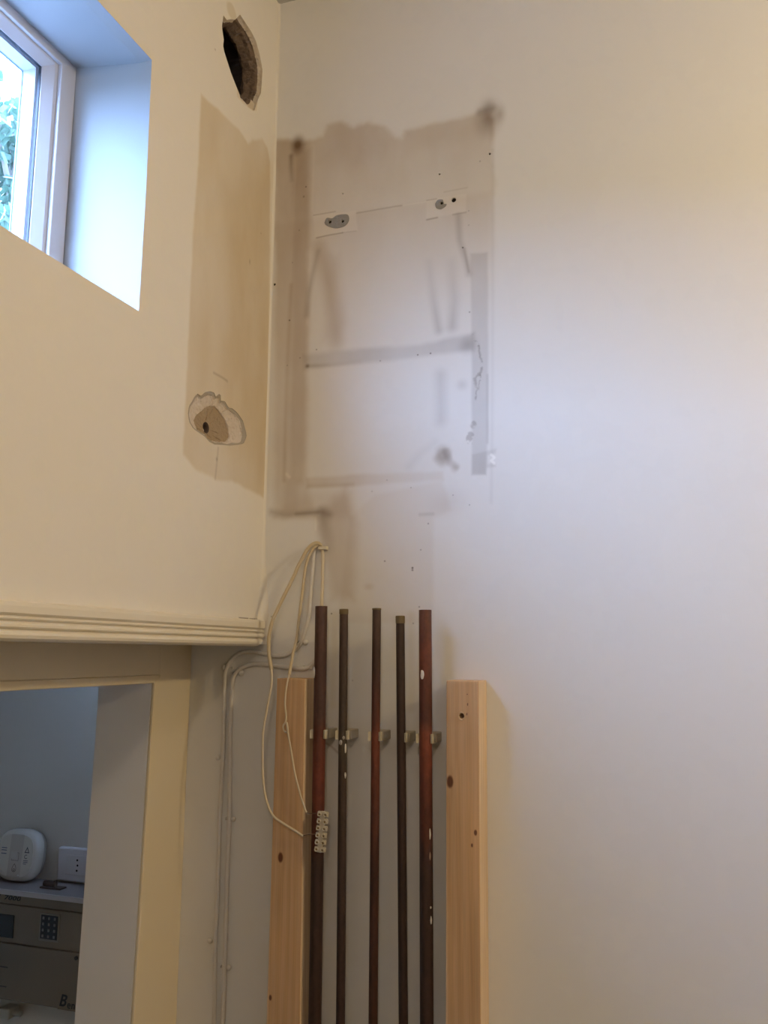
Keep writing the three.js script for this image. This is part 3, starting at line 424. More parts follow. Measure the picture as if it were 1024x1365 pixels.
{
  const [lx0, ly] = [-0.7058,1.451,0.06], [lx1] = [-0.6508,1.452,0.06], [lb0, lby] = [-0.709,0.8781,0.06], [lb1] = [-0.6466,0.8864,0.06];
  const ext = (a, ya, b, yb) => a + (b - a) * (0 - ya) / (yb - ya);
  const kn = (x, y, r) => [x - lx0, y, r], [k1x, k1y] = [-0.69,1.1478,0.06], [k2x, k2y] = [-0.7023,0.9203,0.06];
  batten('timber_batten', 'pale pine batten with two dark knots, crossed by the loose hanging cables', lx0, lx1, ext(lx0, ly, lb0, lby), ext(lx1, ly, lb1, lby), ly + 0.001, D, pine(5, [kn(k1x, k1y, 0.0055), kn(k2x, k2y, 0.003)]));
  const [rx0, ry] = [-0.3928,1.4527,0.06], [rx1] = [-0.3373,1.4537,0.06], [rb0, rby] = [-0.3958,0.9198,0.06], [rb1] = [-0.3386,0.9274,0.06], [hx, hy] = [-0.3667,1.397,0.06], [k3x, k3y] = [-0.387,1.2904,0.06], [k4x, k4y] = [-0.3448,1.2131,0.06];
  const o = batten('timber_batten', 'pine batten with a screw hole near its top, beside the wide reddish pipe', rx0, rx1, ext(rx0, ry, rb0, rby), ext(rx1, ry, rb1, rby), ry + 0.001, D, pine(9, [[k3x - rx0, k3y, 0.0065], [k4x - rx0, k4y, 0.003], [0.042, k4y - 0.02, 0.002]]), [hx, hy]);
  // small dark dents above and beside the screw hole
  for (const [x, y, a] of [[[-0.3569,1.4319,0.06][0], [-0.3569,1.4319,0.06][1], 1], [[-0.3564,1.4155,0.06][0], [-0.3564,1.4155,0.06][1], 2.2], [[-0.3578,1.3997,0.06][0], [-0.3578,1.3997,0.06][1], 2]]) { const g = new THREE.CylinderGeometry(0.0011, 0.0011, 0.0005, 8); g.rotateX(Math.PI / 2); g.scale(0.8, a, 1); g.translate(x - rx0, y, D + 0.0001); mesh('nail_dent', g, std([0.18, 0.10, 0.06], 0.9), o); }
}

// ------------------------------------------------------------------ copper pipes
function copper(seed, tones, marks = []) {          // tones: [v (0 bottom .. 1 top), sRGB] stops
  const t = dataTex(64, 1024, (u, v) => {
    let i = 0; while (i < tones.length - 2 && v > tones[i + 1][0]) i++;
    const f = sstep(tones[i][0], tones[i + 1][0], v), n = fbm(u * 6, v * 60, seed), n2 = fbm(u * 14, v * 300, seed + 4, 3), k = 0.8 + 0.4 * n + 0.18 * (n2 - 0.5);
    return [0, 1, 2].map((c) => Math.min(1, lerp(tones[i][1][c], tones[i + 1][1][c], f) * k));
  });
  t.wrapS = THREE.RepeatWrapping;
  return new THREE.MeshStandardMaterial({ map: t, metalness: 0.15, roughness: 0.45 });
}
const PZ = 0.048, white = std([0.72, 0.68, 0.62], 0.8);
function pipe(label, r, top, bottom, mat, { ring, drips = [] } = {}) {
  const dirx = (top[0] - bottom[0]) / (top[1] - bottom[1]), h = top[1] - 0.004, o = thing('copper_pipe', label, 'pipe', [top[0] - dirx * h, 0.004, PZ], undefined);
  o.rotation.z = -Math.atan(dirx);
  const tubeGeo = lathe([[r - 0.0013, 0], [r, 0.0004], [r, h - 0.0006], [r - 0.0004, h], [r - 0.0013, h], [r - 0.0013, h - 0.1], [r - 0.0013, 0]]);
  for (let i = 0, p = tubeGeo.attributes.position, u = tubeGeo.attributes.uv; i < p.count; i++) u.setY(i, Math.min(0.999, Math.max(0.001, p.getY(i) / h)));
  mesh('tube', tubeGeo, mat, o);
  if (ring) mesh('flux_ring', lathe([[r, h - ring], [r + 0.0005, h - ring + 0.001], [r + 0.0006, h - 0.001], [r, h + 0.0003], [r - 0.001, h + 0.0003]]), std([0.16, 0.115, 0.055], 0.6, { metalness: 0.3 }), o);
  for (const [px, py, sx, sy, m] of drips) {         // dried plaster or paint on the tube: offset from its axis, height
    const g = new THREE.IcosahedronGeometry(1, 3), p = g.attributes.position;
    for (let i = 0; i < p.count; i++) { const k = 0.8 + 0.5 * fbm(p.getX(i) * 2 + 5, p.getY(i) * 2 + 5 + p.getZ(i), 41 + Math.round(py * 1000)); p.setXYZ(i, p.getX(i) * sx * k, p.getY(i) * sy * k, p.getZ(i) * 0.0016 * k); }
    g.computeVertexNormals(); const a = Math.asin(Math.max(-1, Math.min(1, px / r))); g.rotateY(a); g.translate(Math.sin(a) * r, py - 0.004, Math.cos(a) * r);
    mesh('paint_drip', g, m ?? white, o);
  }
  return o;
}
const BR = [0.31, 0.205, 0.175], DK = [0.235, 0.16, 0.135], RED = [0.43, 0.205, 0.14], RB = [0.385, 0.205, 0.15];
const pTop = [[-0.6273,1.5805,0.048], [-0.5838,1.5748,0.048], [-0.5218,1.5756,0.048], [-0.4784,1.5623,0.048], [-0.4331,1.5723,0.048]];
const pBot = [[-0.6249,0.885,0.048], [-0.5788,0.8911,0.048], [-0.5216,0.8987,0.048], [-0.4696,0.9056,0.048], [-0.4302,0.9109,0.048]];
pipe('wide dark brown copper pipe behind the hanging white connector strip', 0.0110, pTop[0], pBot[0], copper(1, [[0, DK], [0.72, DK], [0.745, [0.36, 0.19, 0.13]], [0.80, RED], [0.855, RB], [0.88, BR], [1, BR]]), { drips: [[-0.009, 1.4635, 0.004, 0.010, std([0.78, 0.76, 0.74], 0.8)]] });
pipe('thin blackened copper pipe with grey solder and plaster marks, second from the cables', 0.0076, pTop[1], pBot[1], copper(2, [[0, DK], [0.6, [0.24, 0.17, 0.15]], [0.82, [0.26, 0.20, 0.16]], [0.85, [0.31, 0.27, 0.22]], [0.87, [0.27, 0.22, 0.18]], [1, [0.27, 0.19, 0.155]]]), { ring: 0.009, drips: [[0.0066, 1.335, 0.0018, 0.008], [0.0066, 1.29, 0.0015, 0.005], [-0.001, 1.345, 0.003, 0.004, std([0.4, 0.36, 0.32], 0.7)], [0.004, 1.353, 0.002, 0.003, std([0.4, 0.36, 0.32], 0.7)]] });
pipe('thin reddish brown copper pipe in the middle of the five', 0.0076, pTop[2], pBot[2], copper(3, [[0, [0.27, 0.16, 0.12]], [0.7, [0.27, 0.16, 0.12]], [0.82, [0.40, 0.21, 0.145]], [0.86, [0.46, 0.235, 0.16]], [0.88, [0.35, 0.185, 0.135]], [0.95, [0.26, 0.17, 0.14]], [1, [0.28, 0.2, 0.16]]]), { ring: 0.003 });
pipe('shortest of the five copper pipes, with a dull flux band at its cut end', 0.0076, pTop[3], pBot[3], copper(4, [[0, [0.21, 0.145, 0.13]], [1, [0.225, 0.16, 0.135]]]), { ring: 0.013 });
pipe('wide reddish copper pipe next to the batten with the screw hole, spotted with white paint', 0.0110, pTop[4], pBot[4], copper(5, [[0, DK], [0.72, DK], [0.78, [0.37, 0.195, 0.14]], [0.84, [0.44, 0.225, 0.16]], [0.86, [0.50, 0.26, 0.18]], [0.885, [0.34, 0.19, 0.145]], [0.95, [0.41, 0.215, 0.155]], [1, [0.38, 0.225, 0.165]]]), { drips: [[-0.0025, 1.4625, 0.0032, 0.0075, std([0.80, 0.78, 0.77], 0.8)], [0.0088, 1.205, 0.0014, 0.009], [0.0086, 1.17, 0.001, 0.006, std([0.45, 0.3, 0.2], 0.7)], [0.0092, 1.09, 0.0012, 0.002], [0.0095, 1.07, 0.0014, 0.006]] });

// plastic clips that held the pipes to the wall
{
  const clipMat = std([0.50, 0.44, 0.33], 0.5), clipLight = std([0.60, 0.54, 0.40], 0.5);
  const labels = ['cream plastic pipe clip on the wide dark pipe beside the first batten', 'cream plastic clip on the thin blackened pipe with solder marks', 'brownish plastic clip behind the middle reddish pipe', 'cream plastic clip with an open jaw on the shortest pipe', 'cream plastic clip behind the wide reddish paint-spotted pipe'];
  [428, 457.6, 500.4, 535.2, 567.6].forEach((_, i) => {
    const t = pTop[i], b = pBot[i], y = 1.357, x = t[0] + (b[0] - t[0]) * (y - t[1]) / (b[1] - t[1]), r = i % 4 === 0 ? 0.011 : 0.0076;
    const o = thing('pipe_clip', labels[i], 'clip', [x, y, 0], 'pipe clips in a row along the wall');
    mesh('base', rbox(-r - 0.004, r + 0.004, -0.008, 0.008, 0.0005, PZ - r - 0.0035, 0.0015), clipMat, o);
    for (const s of [-1, 1]) {
      if (i === 3 && s < 0) continue;
      const sh = new THREE.Shape(), a0 = -80 * R, a1 = 28 * R, n = 10; const P = [];
      for (let k = 0; k <= n; k++) { const a = lerp(a0, a1, k / n); P.push(new THREE.Vector2((r + 0.0006) * Math.cos(a), (r + 0.0006) * Math.sin(a))); }
      P.push(new THREE.Vector2((r + 0.0055) * Math.cos(a1 + 0.1), (r + 0.0045) * Math.sin(a1 + 0.1)));
      for (let k = n; k >= 0; k--) { const a = lerp(a0, a1, k / n); P.push(new THREE.Vector2((r + 0.0033) * Math.cos(a), (r + 0.0033) * Math.sin(a))); }
      sh.setFromPoints(P); const g = new THREE.ExtrudeGeometry(sh, { depth: 0.0145, bevelEnabled: true, bevelSize: 0.0004, bevelThickness: 0.0004, bevelSegments: 1 });
      g.rotateX(Math.PI / 2); if (s < 0) { g.scale(-1, 1, 1); const ix = bare(g); const p = ix.attributes.position; for (let q = 0; q < p.count; q += 3) { const v = [p.getX(q + 1), p.getY(q + 1), p.getZ(q + 1)]; p.setXYZ(q + 1, p.getX(q + 2), p.getY(q + 2), p.getZ(q + 2)); p.setXYZ(q + 2, ...v); } ix.computeVertexNormals(); ix.translate(0, 0.0073, PZ); mesh('jaw', ix, clipLight, o); continue; }
      g.translate(0, 0.0073, PZ); mesh('jaw', g, clipLight, o);
    }
    shade(o);
  });
}

// ------------------------------------------------------------------ cables
const flexMat = std([0.56, 0.46, 0.30], 0.5), flexLight = std([0.66, 0.57, 0.42], 0.5), paintedCable = std([0.70, 0.67, 0.63], 0.6);
const copperWire = std([0.16, 0.10, 0.07], 0.5, { metalness: 0.5 });
{
  const a = thing('cable', 'longest loose cream cable, bowing out past the ledge end down to the connector strip', 'cable', [0, 0, 0], 'cables hanging over the pipes');
  mesh('sheath', tube([[-0.6468,1.6958,0.006], [-0.6527,1.6997,0.01], [-0.6601,1.6981,0.014], [-0.6688,1.6895,0.018], [-0.6822,1.6626,0.024], [-0.6967,1.6262,0.03], [-0.7132,1.5873,0.038], [-0.7246,1.557,0.044], [-0.7299,1.5243,0.048], [-0.7271,1.4946,0.051], [-0.7194,1.4666,0.055]], 0.0034, 120), flexMat, a);
  mesh('core', tube([[-0.7205,1.4733,0.055], [-0.7164,1.4535,0.059], [-0.7152,1.4378,0.063], [-0.7203,1.3985,0.067], [-0.7249,1.3596,0.07], [-0.724,1.3174,0.072], [-0.7215,1.282,0.073], [-0.7139,1.2445,0.073], [-0.7001,1.219,0.073], [-0.6773,1.2054,0.072], [-0.6587,1.1968,0.072], [-0.6435,1.1885,0.071]], 0.0021, 120), flexLight, a);
  mesh('bare_wire', tube([[-0.6449,1.189,0.071], [-0.6342,1.1914,0.07], [-0.6226,1.1925,0.068]], 0.0008, 12, 6), copperWire, a);
  const b = thing('cable', 'loose cream cable with a small curl, crossing the batten to the connector strip top', 'cable', [0, 0, 0], 'cables hanging over the pipes');
  mesh('sheath', tube([[-0.6514,1.6973,0.006], [-0.6582,1.6927,0.011], [-0.6668,1.6785,0.015], [-0.6728,1.6545,0.019], [-0.675,1.618,0.024], [-0.6766,1.5791,0.03], [-0.6779,1.5517,0.034], [-0.6774,1.5245,0.04], [-0.6805,1.4976,0.048], [-0.6807,1.4764,0.056], [-0.6801,1.4581,0.064]], 0.0027, 110), flexMat, b);
  mesh('core', tube([[-0.6799,1.462,0.063], [-0.6828,1.4373,0.068], [-0.6844,1.4087,0.069], [-0.6816,1.3868,0.069], [-0.6819,1.3779,0.07], [-0.6856,1.3701,0.071], [-0.6824,1.3613,0.072], [-0.6761,1.3604,0.074], [-0.6754,1.3682,0.075], [-0.6785,1.3769,0.073], [-0.6759,1.355,0.07], [-0.6699,1.3258,0.069], [-0.6625,1.292,0.069], [-0.6544,1.2675,0.07], [-0.6467,1.2455,0.07], [-0.639,1.2272,0.069]], 0.0017, 160), flexLight, b);
  mesh('bare_wire', tube([[-0.6398,1.2284,0.069], [-0.6341,1.2257,0.069], [-0.6206,1.227,0.068]], 0.0007, 12, 6), copperWire, b);
  const e = thing('cable', 'short white cable dropping straight from the cable tie behind the wide dark pipe', 'cable', [0, 0, 0]);
  mesh('sheath', tube([[-0.6472,1.6945,0.005], [-0.6449,1.6804,0.005], [-0.6446,1.6425,0.005], [-0.6445,1.6008,0.006], [-0.6441,1.5772,0.007], [-0.6443,1.5662,0.007]], 0.0030, 60), flexLight, e);
  const c = thing('cable', 'painted-over cable curving along the wall under the ledge, outer of two descending runs', 'cable', [0, 0, 0], 'painted cables clipped to the wall');
  mesh('sheath', tube([[-0.6583,1.6964,0.004], [-0.6626,1.6852,0.004], [-0.6654,1.65,0.0045], [-0.6683,1.6081,0.0045], [-0.6711,1.5637,0.0045], [-0.6802,1.5306,0.0045], [-0.6859,1.5155,0.0045], [-0.6977,1.5031,0.0045], [-0.7173,1.4926,0.0045], [-0.7388,1.4917,0.0045], [-0.7638,1.4957,0.0045], [-0.7875,1.499,0.0045], [-0.808,1.4967,0.0045], [-0.8236,1.4889,0.0045], [-0.8343,1.4754,0.0045], [-0.8409,1.4599,0.0045], [-0.8414,1.4334,0.0045], [-0.8405,1.371,0.0045], [-0.84,1.3134,0.0045], [-0.8414,1.2201,0.0045], [-0.8411,1.1023,0.0045], [-0.841,1.0437,0.0045], [-0.8423,0.983,0.0045], [-0.8387,0.8408,0.0045], [-0.846, 0.5, 0.003], [-0.846, 0.01, 0.003]], 0.0039, 220), paintedCable, c);
  const d = thing('cable', 'painted-over cable emerging behind the wide dark pipe, inner of two descending runs', 'cable', [0, 0, 0], 'painted cables clipped to the wall');
  mesh('sheath', tube([[-0.6392,1.5007,0.004], [-0.6506,1.4884,0.0045], [-0.6623,1.4775,0.0045], [-0.6742,1.4692,0.0045], [-0.6938,1.4696,0.0045], [-0.7198,1.4713,0.0045], [-0.7507,1.475,0.0045], [-0.7788,1.4761,0.0045], [-0.7976,1.4724,0.0045], [-0.8131,1.4645,0.0045], [-0.8222,1.4532,0.0045], [-0.8253,1.4337,0.0045], [-0.8259,1.4045,0.0045], [-0.8265,1.344,0.0045], [-0.8252,1.2991,0.0045], [-0.8221,1.2013,0.0045], [-0.8227,1.0947,0.0045], [-0.8218,1.0262,0.0045], [-0.8215,0.9471,0.0045], [-0.8212,0.8432,0.0045], [-0.832, 0.5, 0.003], [-0.832, 0.01, 0.003]], 0.0041, 200), paintedCable, d);
  // cable clips: a nail head on a bridge over the cable
  const clips = [[[-0.8421,1.302,0], 'small white cable clip on the outer painted cable, upper one', -1], [[-0.824,1.1938,0], 'small white cable clip on the inner painted cable, upper one', 1], [[-0.8447,0.9789,0], 'small white cable clip on the outer painted cable, lower one', -1], [[-0.8236,0.9379,0], 'small white cable clip on the inner painted cable, lower one', 1], [[-0.6864,1.5169,0], 'white cable clip where the painted cable bends beneath the hanging loop', 1], [[-0.6747,1.4718,0], 'white cable clip on the painted cable just above the first batten', 1], [[-0.8333,1.4684,0], 'lumpy painted clip at the corner where the outer cable turns down', -1], [[-0.8185,1.4588,0], 'lumpy painted clip at the corner where the inner cable turns down', 1]];
  clips.forEach(([p, label, s], i) => {
    const o = thing('cable_clip', label, 'clip', p, 'cable clips on the painted cables'), k = i > 5 ? 1.4 : 1.2;
    const arch = new THREE.TorusGeometry(0.0043 * k, 0.0015, 8, 14, Math.PI); arch.rotateX(Math.PI / 2); arch.scale(1, 1.8, -1); const ag = bare(arch); const q = ag.attributes.position; for (let v = 0; v < q.count; v += 3) { const w = [q.getX(v + 1), q.getY(v + 1), q.getZ(v + 1)]; q.setXYZ(v + 1, q.getX(v + 2), q.getY(v + 2), q.getZ(v + 2)); q.setXYZ(v + 2, ...w); } ag.computeVertexNormals(); ag.translate(0, 0, 0.0045);
    mesh('bridge', ag, paintedCable, o);
    const n = new THREE.SphereGeometry(0.0042 * k, 12, 8); n.scale(1, 1, 0.8); n.translate(s * 0.0078 * k, 0, 0.003); mesh('nail_head', n, paintedCable, o);
  });
  const tp = [-0.6439,1.6904,0.009], tie = thing('cable_tie', 'white plastic saddle pinning the bundle of cables to the wall above the pipes', 'cable tie', tp);
  mesh('strap', rbox(-0.0085, 0.0085, -0.0028, 0.0028, -0.001, 0.002, 0.0009), std([0.74, 0.68, 0.56], 0.45), tie);
  mesh('post', rbox(0.0035, 0.0085, -0.0035, 0.0035, -0.0085, -0.001, 0.0009), std([0.74, 0.68, 0.56], 0.45), tie);
}
// terminal connector strip, six poles, hanging from its wires
{
  const tA = [-0.6096,1.2314,0.068], tB = [-0.6148,1.1626,0.068], ang = Math.atan2(tA[0] - tB[0], tA[1] - tB[1]), len = Math.hypot(tA[0] - tB[0], tA[1] - tB[1]);
  const o = thing('connector_strip', 'translucent white screw connector strip of six poles hanging before the wide dark pipe', 'connector', [tB[0], tB[1], 0.0605]);
  o.rotation.z = -ang; o.rotation.y = 0.12;
  const nyl = new THREE.MeshPhysicalMaterial({ color: new THREE.Color().setRGB(0.62, 0.56, 0.46), roughness: 0.4, transmission: 0.15, thickness: 0.004 }), brass = std([0.30, 0.22, 0.12], 0.4, { metalness: 0.8 });
  const n = 6, p = len / n;
  mesh('spine', rbox(-0.0045, 0.0045, 0.001, len - 0.001, 0.0012, 0.0095, 0.001), nyl, o);
  for (let i = 0; i < n; i++) {
    const y = p * (i + 0.5);
    const pole = mesh('pole', join(rbox(-0.0098, 0.0098, y - p * 0.40, y + p * 0.40, 0.002, 0.0085, 0.002)), nyl, o);
    for (const s of [-1, 1]) {
      const post = lathe([[0.0019, 0.004], [0.0019, 0.0118], [0.0024, 0.0122], [0.0034, 0.0122], [0.0037, 0.0115], [0.0038, 0.004]], 16); post.rotateX(Math.PI / 2); post.translate(s * 0.0052, y, 0);
      mesh('screw_tower', post, nyl, pole);
      const scr = new THREE.CylinderGeometry(0.0018, 0.0018, 0.003, 10); scr.rotateX(Math.PI / 2); scr.translate(s * 0.0052, y, 0.0085); mesh('screw', scr, brass, pole);
    }
  }
}

// ------------------------------------------------------------------ things in the cupboard
const SB = -0.45, SF = -0.335, SY = 0.920;
{
  const sh = thing('shelf', 'thin pale shelf in the cupboard, carrying the round alarm above the control panel', 'shelf', [0, 0, 0]);
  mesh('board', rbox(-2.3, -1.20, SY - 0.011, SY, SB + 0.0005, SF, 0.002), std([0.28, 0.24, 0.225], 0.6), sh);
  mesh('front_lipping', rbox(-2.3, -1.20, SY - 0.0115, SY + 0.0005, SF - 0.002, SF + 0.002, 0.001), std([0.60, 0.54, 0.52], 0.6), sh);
  // control panel below the shelf
  const [px1] = [-1.3881,0.9052,-0.345], pT = SY - 0.0115, pB = 0.664, x1 = -1.27, x0 = -2.05, F = -0.345;
  const p = thing('control_panel', 'grey-brown alarm control panel with keypad and dark display, mounted under the cupboard shelf', 'control panel', [0, 0, 0]);
  const body = std([0.24, 0.185, 0.125], 0.55), lid = std([0.22, 0.17, 0.112], 0.5);
  mesh('case', rbox(x0, x1, pB, pT, SB + 0.0005, F - 0.006, 0.004), body, p);
  const y1 = [-1.501,0.8843,-0.345][1], y2 = [-1.4937,0.7952,-0.345][1];
  mesh('top_band', rbox(x0 + 0.002, x1 - 0.001, y1 + 0.001, pT - 0.001, F - 0.02, F, 0.002), body, p);
  mesh('keypad_band', rbox(x0 + 0.002, x1 - 0.001, y2 + 0.0012, y1 - 0.0012, F - 0.02, F - 0.001, 0.002), body, p);
  mesh('door', rbox(x0 + 0.002, x1 - 0.001, pB + 0.004, y2 - 0.0012, F - 0.02, F, 0.002), lid, p);
  const lettering = (W, H, font, text, col, style, sx = 1) => new THREE.MeshStandardMaterial({ map: canvasTex(W, H, (c) => { c.fillStyle = style; c.fillRect(0, 0, W, H); c.fillStyle = col; c.font = font; c.textBaseline = 'middle'; c.textAlign = 'left'; for (const [t, x, y, f] of text) { if (f) c.font = f; c.save(); c.scale(sx, 1); c.fillText(t, x / sx, y); c.restore(); } }), roughness: 0.55 });
  const a0 = [-1.6697,0.9103,-0.3445], a1 = [-1.5742,0.8878,-0.3445];
  const label1 = new THREE.BoxGeometry(a1[0] - a0[0], 0.019, 0.0006); label1.translate((a0[0] + a1[0]) / 2, (a0[1] + a1[1]) / 2 + 0.0005, F + 0.0003);
  mesh('lettering', label1, lettering(256, 84, 'italic bold 66px serif', [['E', 46, 44], ['7000', 118, 44, 'italic bold 62px sans-serif']], '#0c0b09', '#85765f'), p);
  const c0 = [-1.4464,0.6961,-0.3445], c1 = [-1.3895,0.6706,-0.3445];
  const label2 = new THREE.BoxGeometry(c1[0] - c0[0] + 0.022, 0.0375, 0.0006); label2.translate((c0[0] + c1[0]) / 2 + 0.011, (c0[1] + c1[1]) / 2 + 0.002, F + 0.0003);
  mesh('lettering', label2, lettering(256, 160, 'italic bold 158px sans-serif', [['B', 2, 74], ['ent', 82, 108, 'bold 88px sans-serif']], '#12100e', '#81715a', 0.72), p);
  // dark display at the edge of view
  const d0 = [-1.7254,0.8558,-0.345], d1 = [-1.5898,0.807,-0.345];
  mesh('display', rbox(d0[0], d1[0], d1[1], d1[1] + (0.0525), F - 0.004, F + 0.001, 0.001), new THREE.MeshPhysicalMaterial({ color: new THREE.Color().setRGB(0.008, 0.012, 0.012), roughness: 0.25 }), p);
  // keypad: pale surround, black field, twelve keys
  const k0 = [-1.51,0.87,-0.344], k1 = [-1.4609,0.8159,-0.344], kx0 = k0[0], kx1 = k1[0], ky0 = k1[1], ky1 = k0[1] ;
  mesh('keypad_surround', rbox(kx0 - 0.004, kx1 + 0.005, ky0 - 0.005, ky1 + 0.004, F - 0.003, F + 0.0005, 0.0012), std([0.30, 0.26, 0.20], 0.55), p);
  const field = mesh('keypad', rbox(kx0, kx1, ky0, ky1, F - 0.002, F + 0.0012, 0.0008), std([0.012, 0.012, 0.018], 0.5), p);
  const keyMat = std([0.34, 0.33, 0.33], 0.5);
  for (let r = 0; r < 4; r++) for (let c = 0; c < 3; c++) { const cx = lerp(kx0, kx1, (c + 0.5) / 3), cy = lerp(ky0, ky1, (r + 0.5) / 4), g = rbox(cx - 0.0026, cx + 0.0026, cy - 0.0032, cy + 0.0032, F + 0.0008, F + 0.0028, 0.0009); mesh('key', g, keyMat, field); }
  const kn = [-1.4025,0.7836,-0.345]; { const g = new THREE.CylinderGeometry(0.0045, 0.0045, 0.004, 14); g.rotateX(Math.PI / 2); g.translate(kn[0], kn[1], F + 0.001); mesh('lock', g, std([0.03, 0.025, 0.02], 0.5), p); }
  for (const [qx, qy] of [[5, 1289], [5, 1315]]) { const q = [-1.6107,0.7399,-0.345], q2 = [-1.6066,0.6963,-0.345], y = qy === 1289 ? q[1] : q2[1]; mesh('vent_slot', rbox(q[0] - 0.10, q[0] + 0.012, y - 0.0015, y + 0.0015, F - 0.002, F + 0.0006, 0.0006), std([0.10, 0.08, 0.06], 0.7), p); }

  // alarm standing on the shelf
  const AZ = -0.385, ac = [-1.6374,0.9913,-0.372], Rr = 0.063;
  const al = thing('smoke_alarm', 'round-cornered white alarm with printed symbols, leaning upright on the cupboard shelf', 'alarm', [ac[0], SY, AZ]);
  al.rotation.x = -0.10; al.rotation.y = 0.06;
  const sup = (r, n, N = 64) => Array.from({ length: N }, (_, i) => { const a = i / N * 2 * Math.PI, c = Math.cos(a), s = Math.sin(a); return [Math.sign(c) * Math.pow(Math.abs(c), 2 / n) * r, Math.sign(s) * Math.pow(Math.abs(s), 2 / n) * r]; });
  const H = Rr + 0.0035, at = (a, b, d) => [a, b + H, -d];
  const aw = new THREE.MeshPhysicalMaterial({ color: new THREE.Color().setRGB(0.66, 0.60, 0.51), roughness: 0.25, clearcoat: 0.5, ...DOUBLE });
  const smooth = (g) => { g.deleteAttribute('uv'); g.deleteAttribute('normal'); const h = mergeVertices(g, 1e-5); h.computeVertexNormals(); return h; };
  mesh('shell', smooth(skin([[sup(Rr * 0.80, 3.2), -0.0015], [sup(Rr * 0.90, 3.1), 0.0005], [sup(Rr * 0.97, 3.0), 0.006], [sup(Rr, 3.0), 0.014], [sup(Rr, 3.0), 0.024], [sup(Rr * 0.96, 3.0), 0.030], [sup(Rr * 0.90, 3.0), 0.031], [sup(Rr * 0.90, 3.0), 0.044], [sup(0.001, 3), 0.044]], at)), aw, al);
  const print = canvasTex(384, 384, (c) => {
    c.fillStyle = '#d3cbbd'; c.fillRect(0, 0, 384, 384); c.fillStyle = '#c3b8ac'; c.fillRect(128, 0, 136, 384);
    c.strokeStyle = '#7d756c'; c.lineWidth = 4; c.strokeRect(158, 168, 70, 66); c.fillStyle = '#4a4a4a';
    c.beginPath(); c.moveTo(310, 118); c.lineTo(330, 160); c.lineTo(290, 160); c.closePath(); c.lineWidth = 7; c.strokeStyle = '#4a4a4a'; c.stroke();
    c.beginPath(); c.arc(306, 196, 15, 0.6, 5.4); c.lineWidth = 5; c.stroke();
    c.fillStyle = '#6b6b70'; for (const y of [226, 240, 254]) c.fillRect(282, y, y === 254 ? 34 : 48, 6);
    c.fillStyle = '#5d6878'; for (const y of [130, 150, 178]) c.fillRect(40, y, 56, 7);
    c.beginPath(); c.moveTo(196, 262); c.quadraticCurveTo(226, 300, 212, 322); c.quadraticCurveTo(196, 336, 178, 322); c.quadraticCurveTo(166, 300, 196, 262); c.lineWidth = 5; c.strokeStyle = '#6f655d'; c.stroke();
    c.beginPath(); c.arc(196, 312, 9, 0, 7); c.stroke();
  });
  const fs = new THREE.Shape(sup(Rr * 0.80, 3.2).map(([x, y]) => new THREE.Vector2(x, y))), fg = new THREE.ExtrudeGeometry(fs, { depth: 0.0012, bevelEnabled: true, bevelSize: 0.0006, bevelThickness: 0.0006, bevelSegments: 2 });
  { const q = fg.attributes.position, uv = new Float32Array(q.count * 2); for (let i = 0; i < q.count; i++) { uv[2 * i] = q.getX(i) / (Rr * 1.7) + 0.5; uv[2 * i + 1] = q.getY(i) / (Rr * 1.7) + 0.5; } fg.setAttribute('uv', new THREE.BufferAttribute(uv, 2)); }
  fg.translate(0, H, 0.001); mesh('printed_face', fg, new THREE.MeshPhysicalMaterial({ map: print, roughness: 0.28, clearcoat: 0.5 }), al);
  mesh('test_button', rbox(-0.012, 0.006, H - 0.008, H + 0.009, 0.001, 0.0042, 0.001), std([0.55, 0.50, 0.45], 0.4), al);
  const led = std([0.75, 0.75, 0.72], 0.15); for (const [x, y] of [[-0.036, -0.040], [0.016, -0.046]]) { const g = new THREE.SphereGeometry(0.0022, 12, 8); g.translate(x, H + y, 0.0035); mesh('indicator', g, led, al); }

  // wall socket plate
  const s0 = [-1.5418,1.0057,-0.432], s1 = [-1.5423,0.9262,-0.432], sx0 = (s0[0] + s1[0]) / 2, sh2 = s0[1] - s1[1], by = Math.max(s1[1], SY + 0.001);
  const so = thing('wall_socket', 'white rectangular wall socket with three round holes in a column, above the shelf', 'socket', [sx0 + 0.06, by, SB]);
  mesh('plate', rbox(-0.06, 0.06, 0, sh2, 0.0005, 0.018, 0.004, 3), new THREE.MeshPhysicalMaterial({ color: new THREE.Color().setRGB(0.72, 0.68, 0.69), roughness: 0.4 }), so);
  mesh('socket_insert', rbox(-0.034, 0.034, 0.016, sh2 - 0.016, 0.012, 0.0186, 0.001), std([0.70, 0.66, 0.67], 0.45), so);
  for (const k of [-1, 0, 1]) { const g = new THREE.CylinderGeometry(0.0026, 0.0026, 0.0012, 14); g.rotateX(Math.PI / 2); g.translate(k === 0 ? 0.0015 : 0.0, sh2 / 2 + k * 0.0125, 0.0184); mesh('pin_hole', g, std([0.01, 0.01, 0.012], 0.9), so); }

  // dark bits left on the shelf
  const q0 = [-1.5165,0.9326,-0.375], dk = thing('latch_fitting', 'small dark brown metal fitting lying on the shelf before the socket', 'fitting', [q0[0], SY, -0.385]);
  const rust = std([0.085, 0.06, 0.05], 0.6, { metalness: 0.3 });
  mesh('plate', rbox(-0.028, 0.034, 0.0004, 0.004, -0.012, 0.012, 0.0012), rust, dk);
  mesh('barrel', (() => { const g = new THREE.CylinderGeometry(0.0065, 0.0065, 0.034, 14); g.rotateZ(Math.PI / 2); g.translate(-0.006, 0.0095, 0); return g; })(), rust, dk);
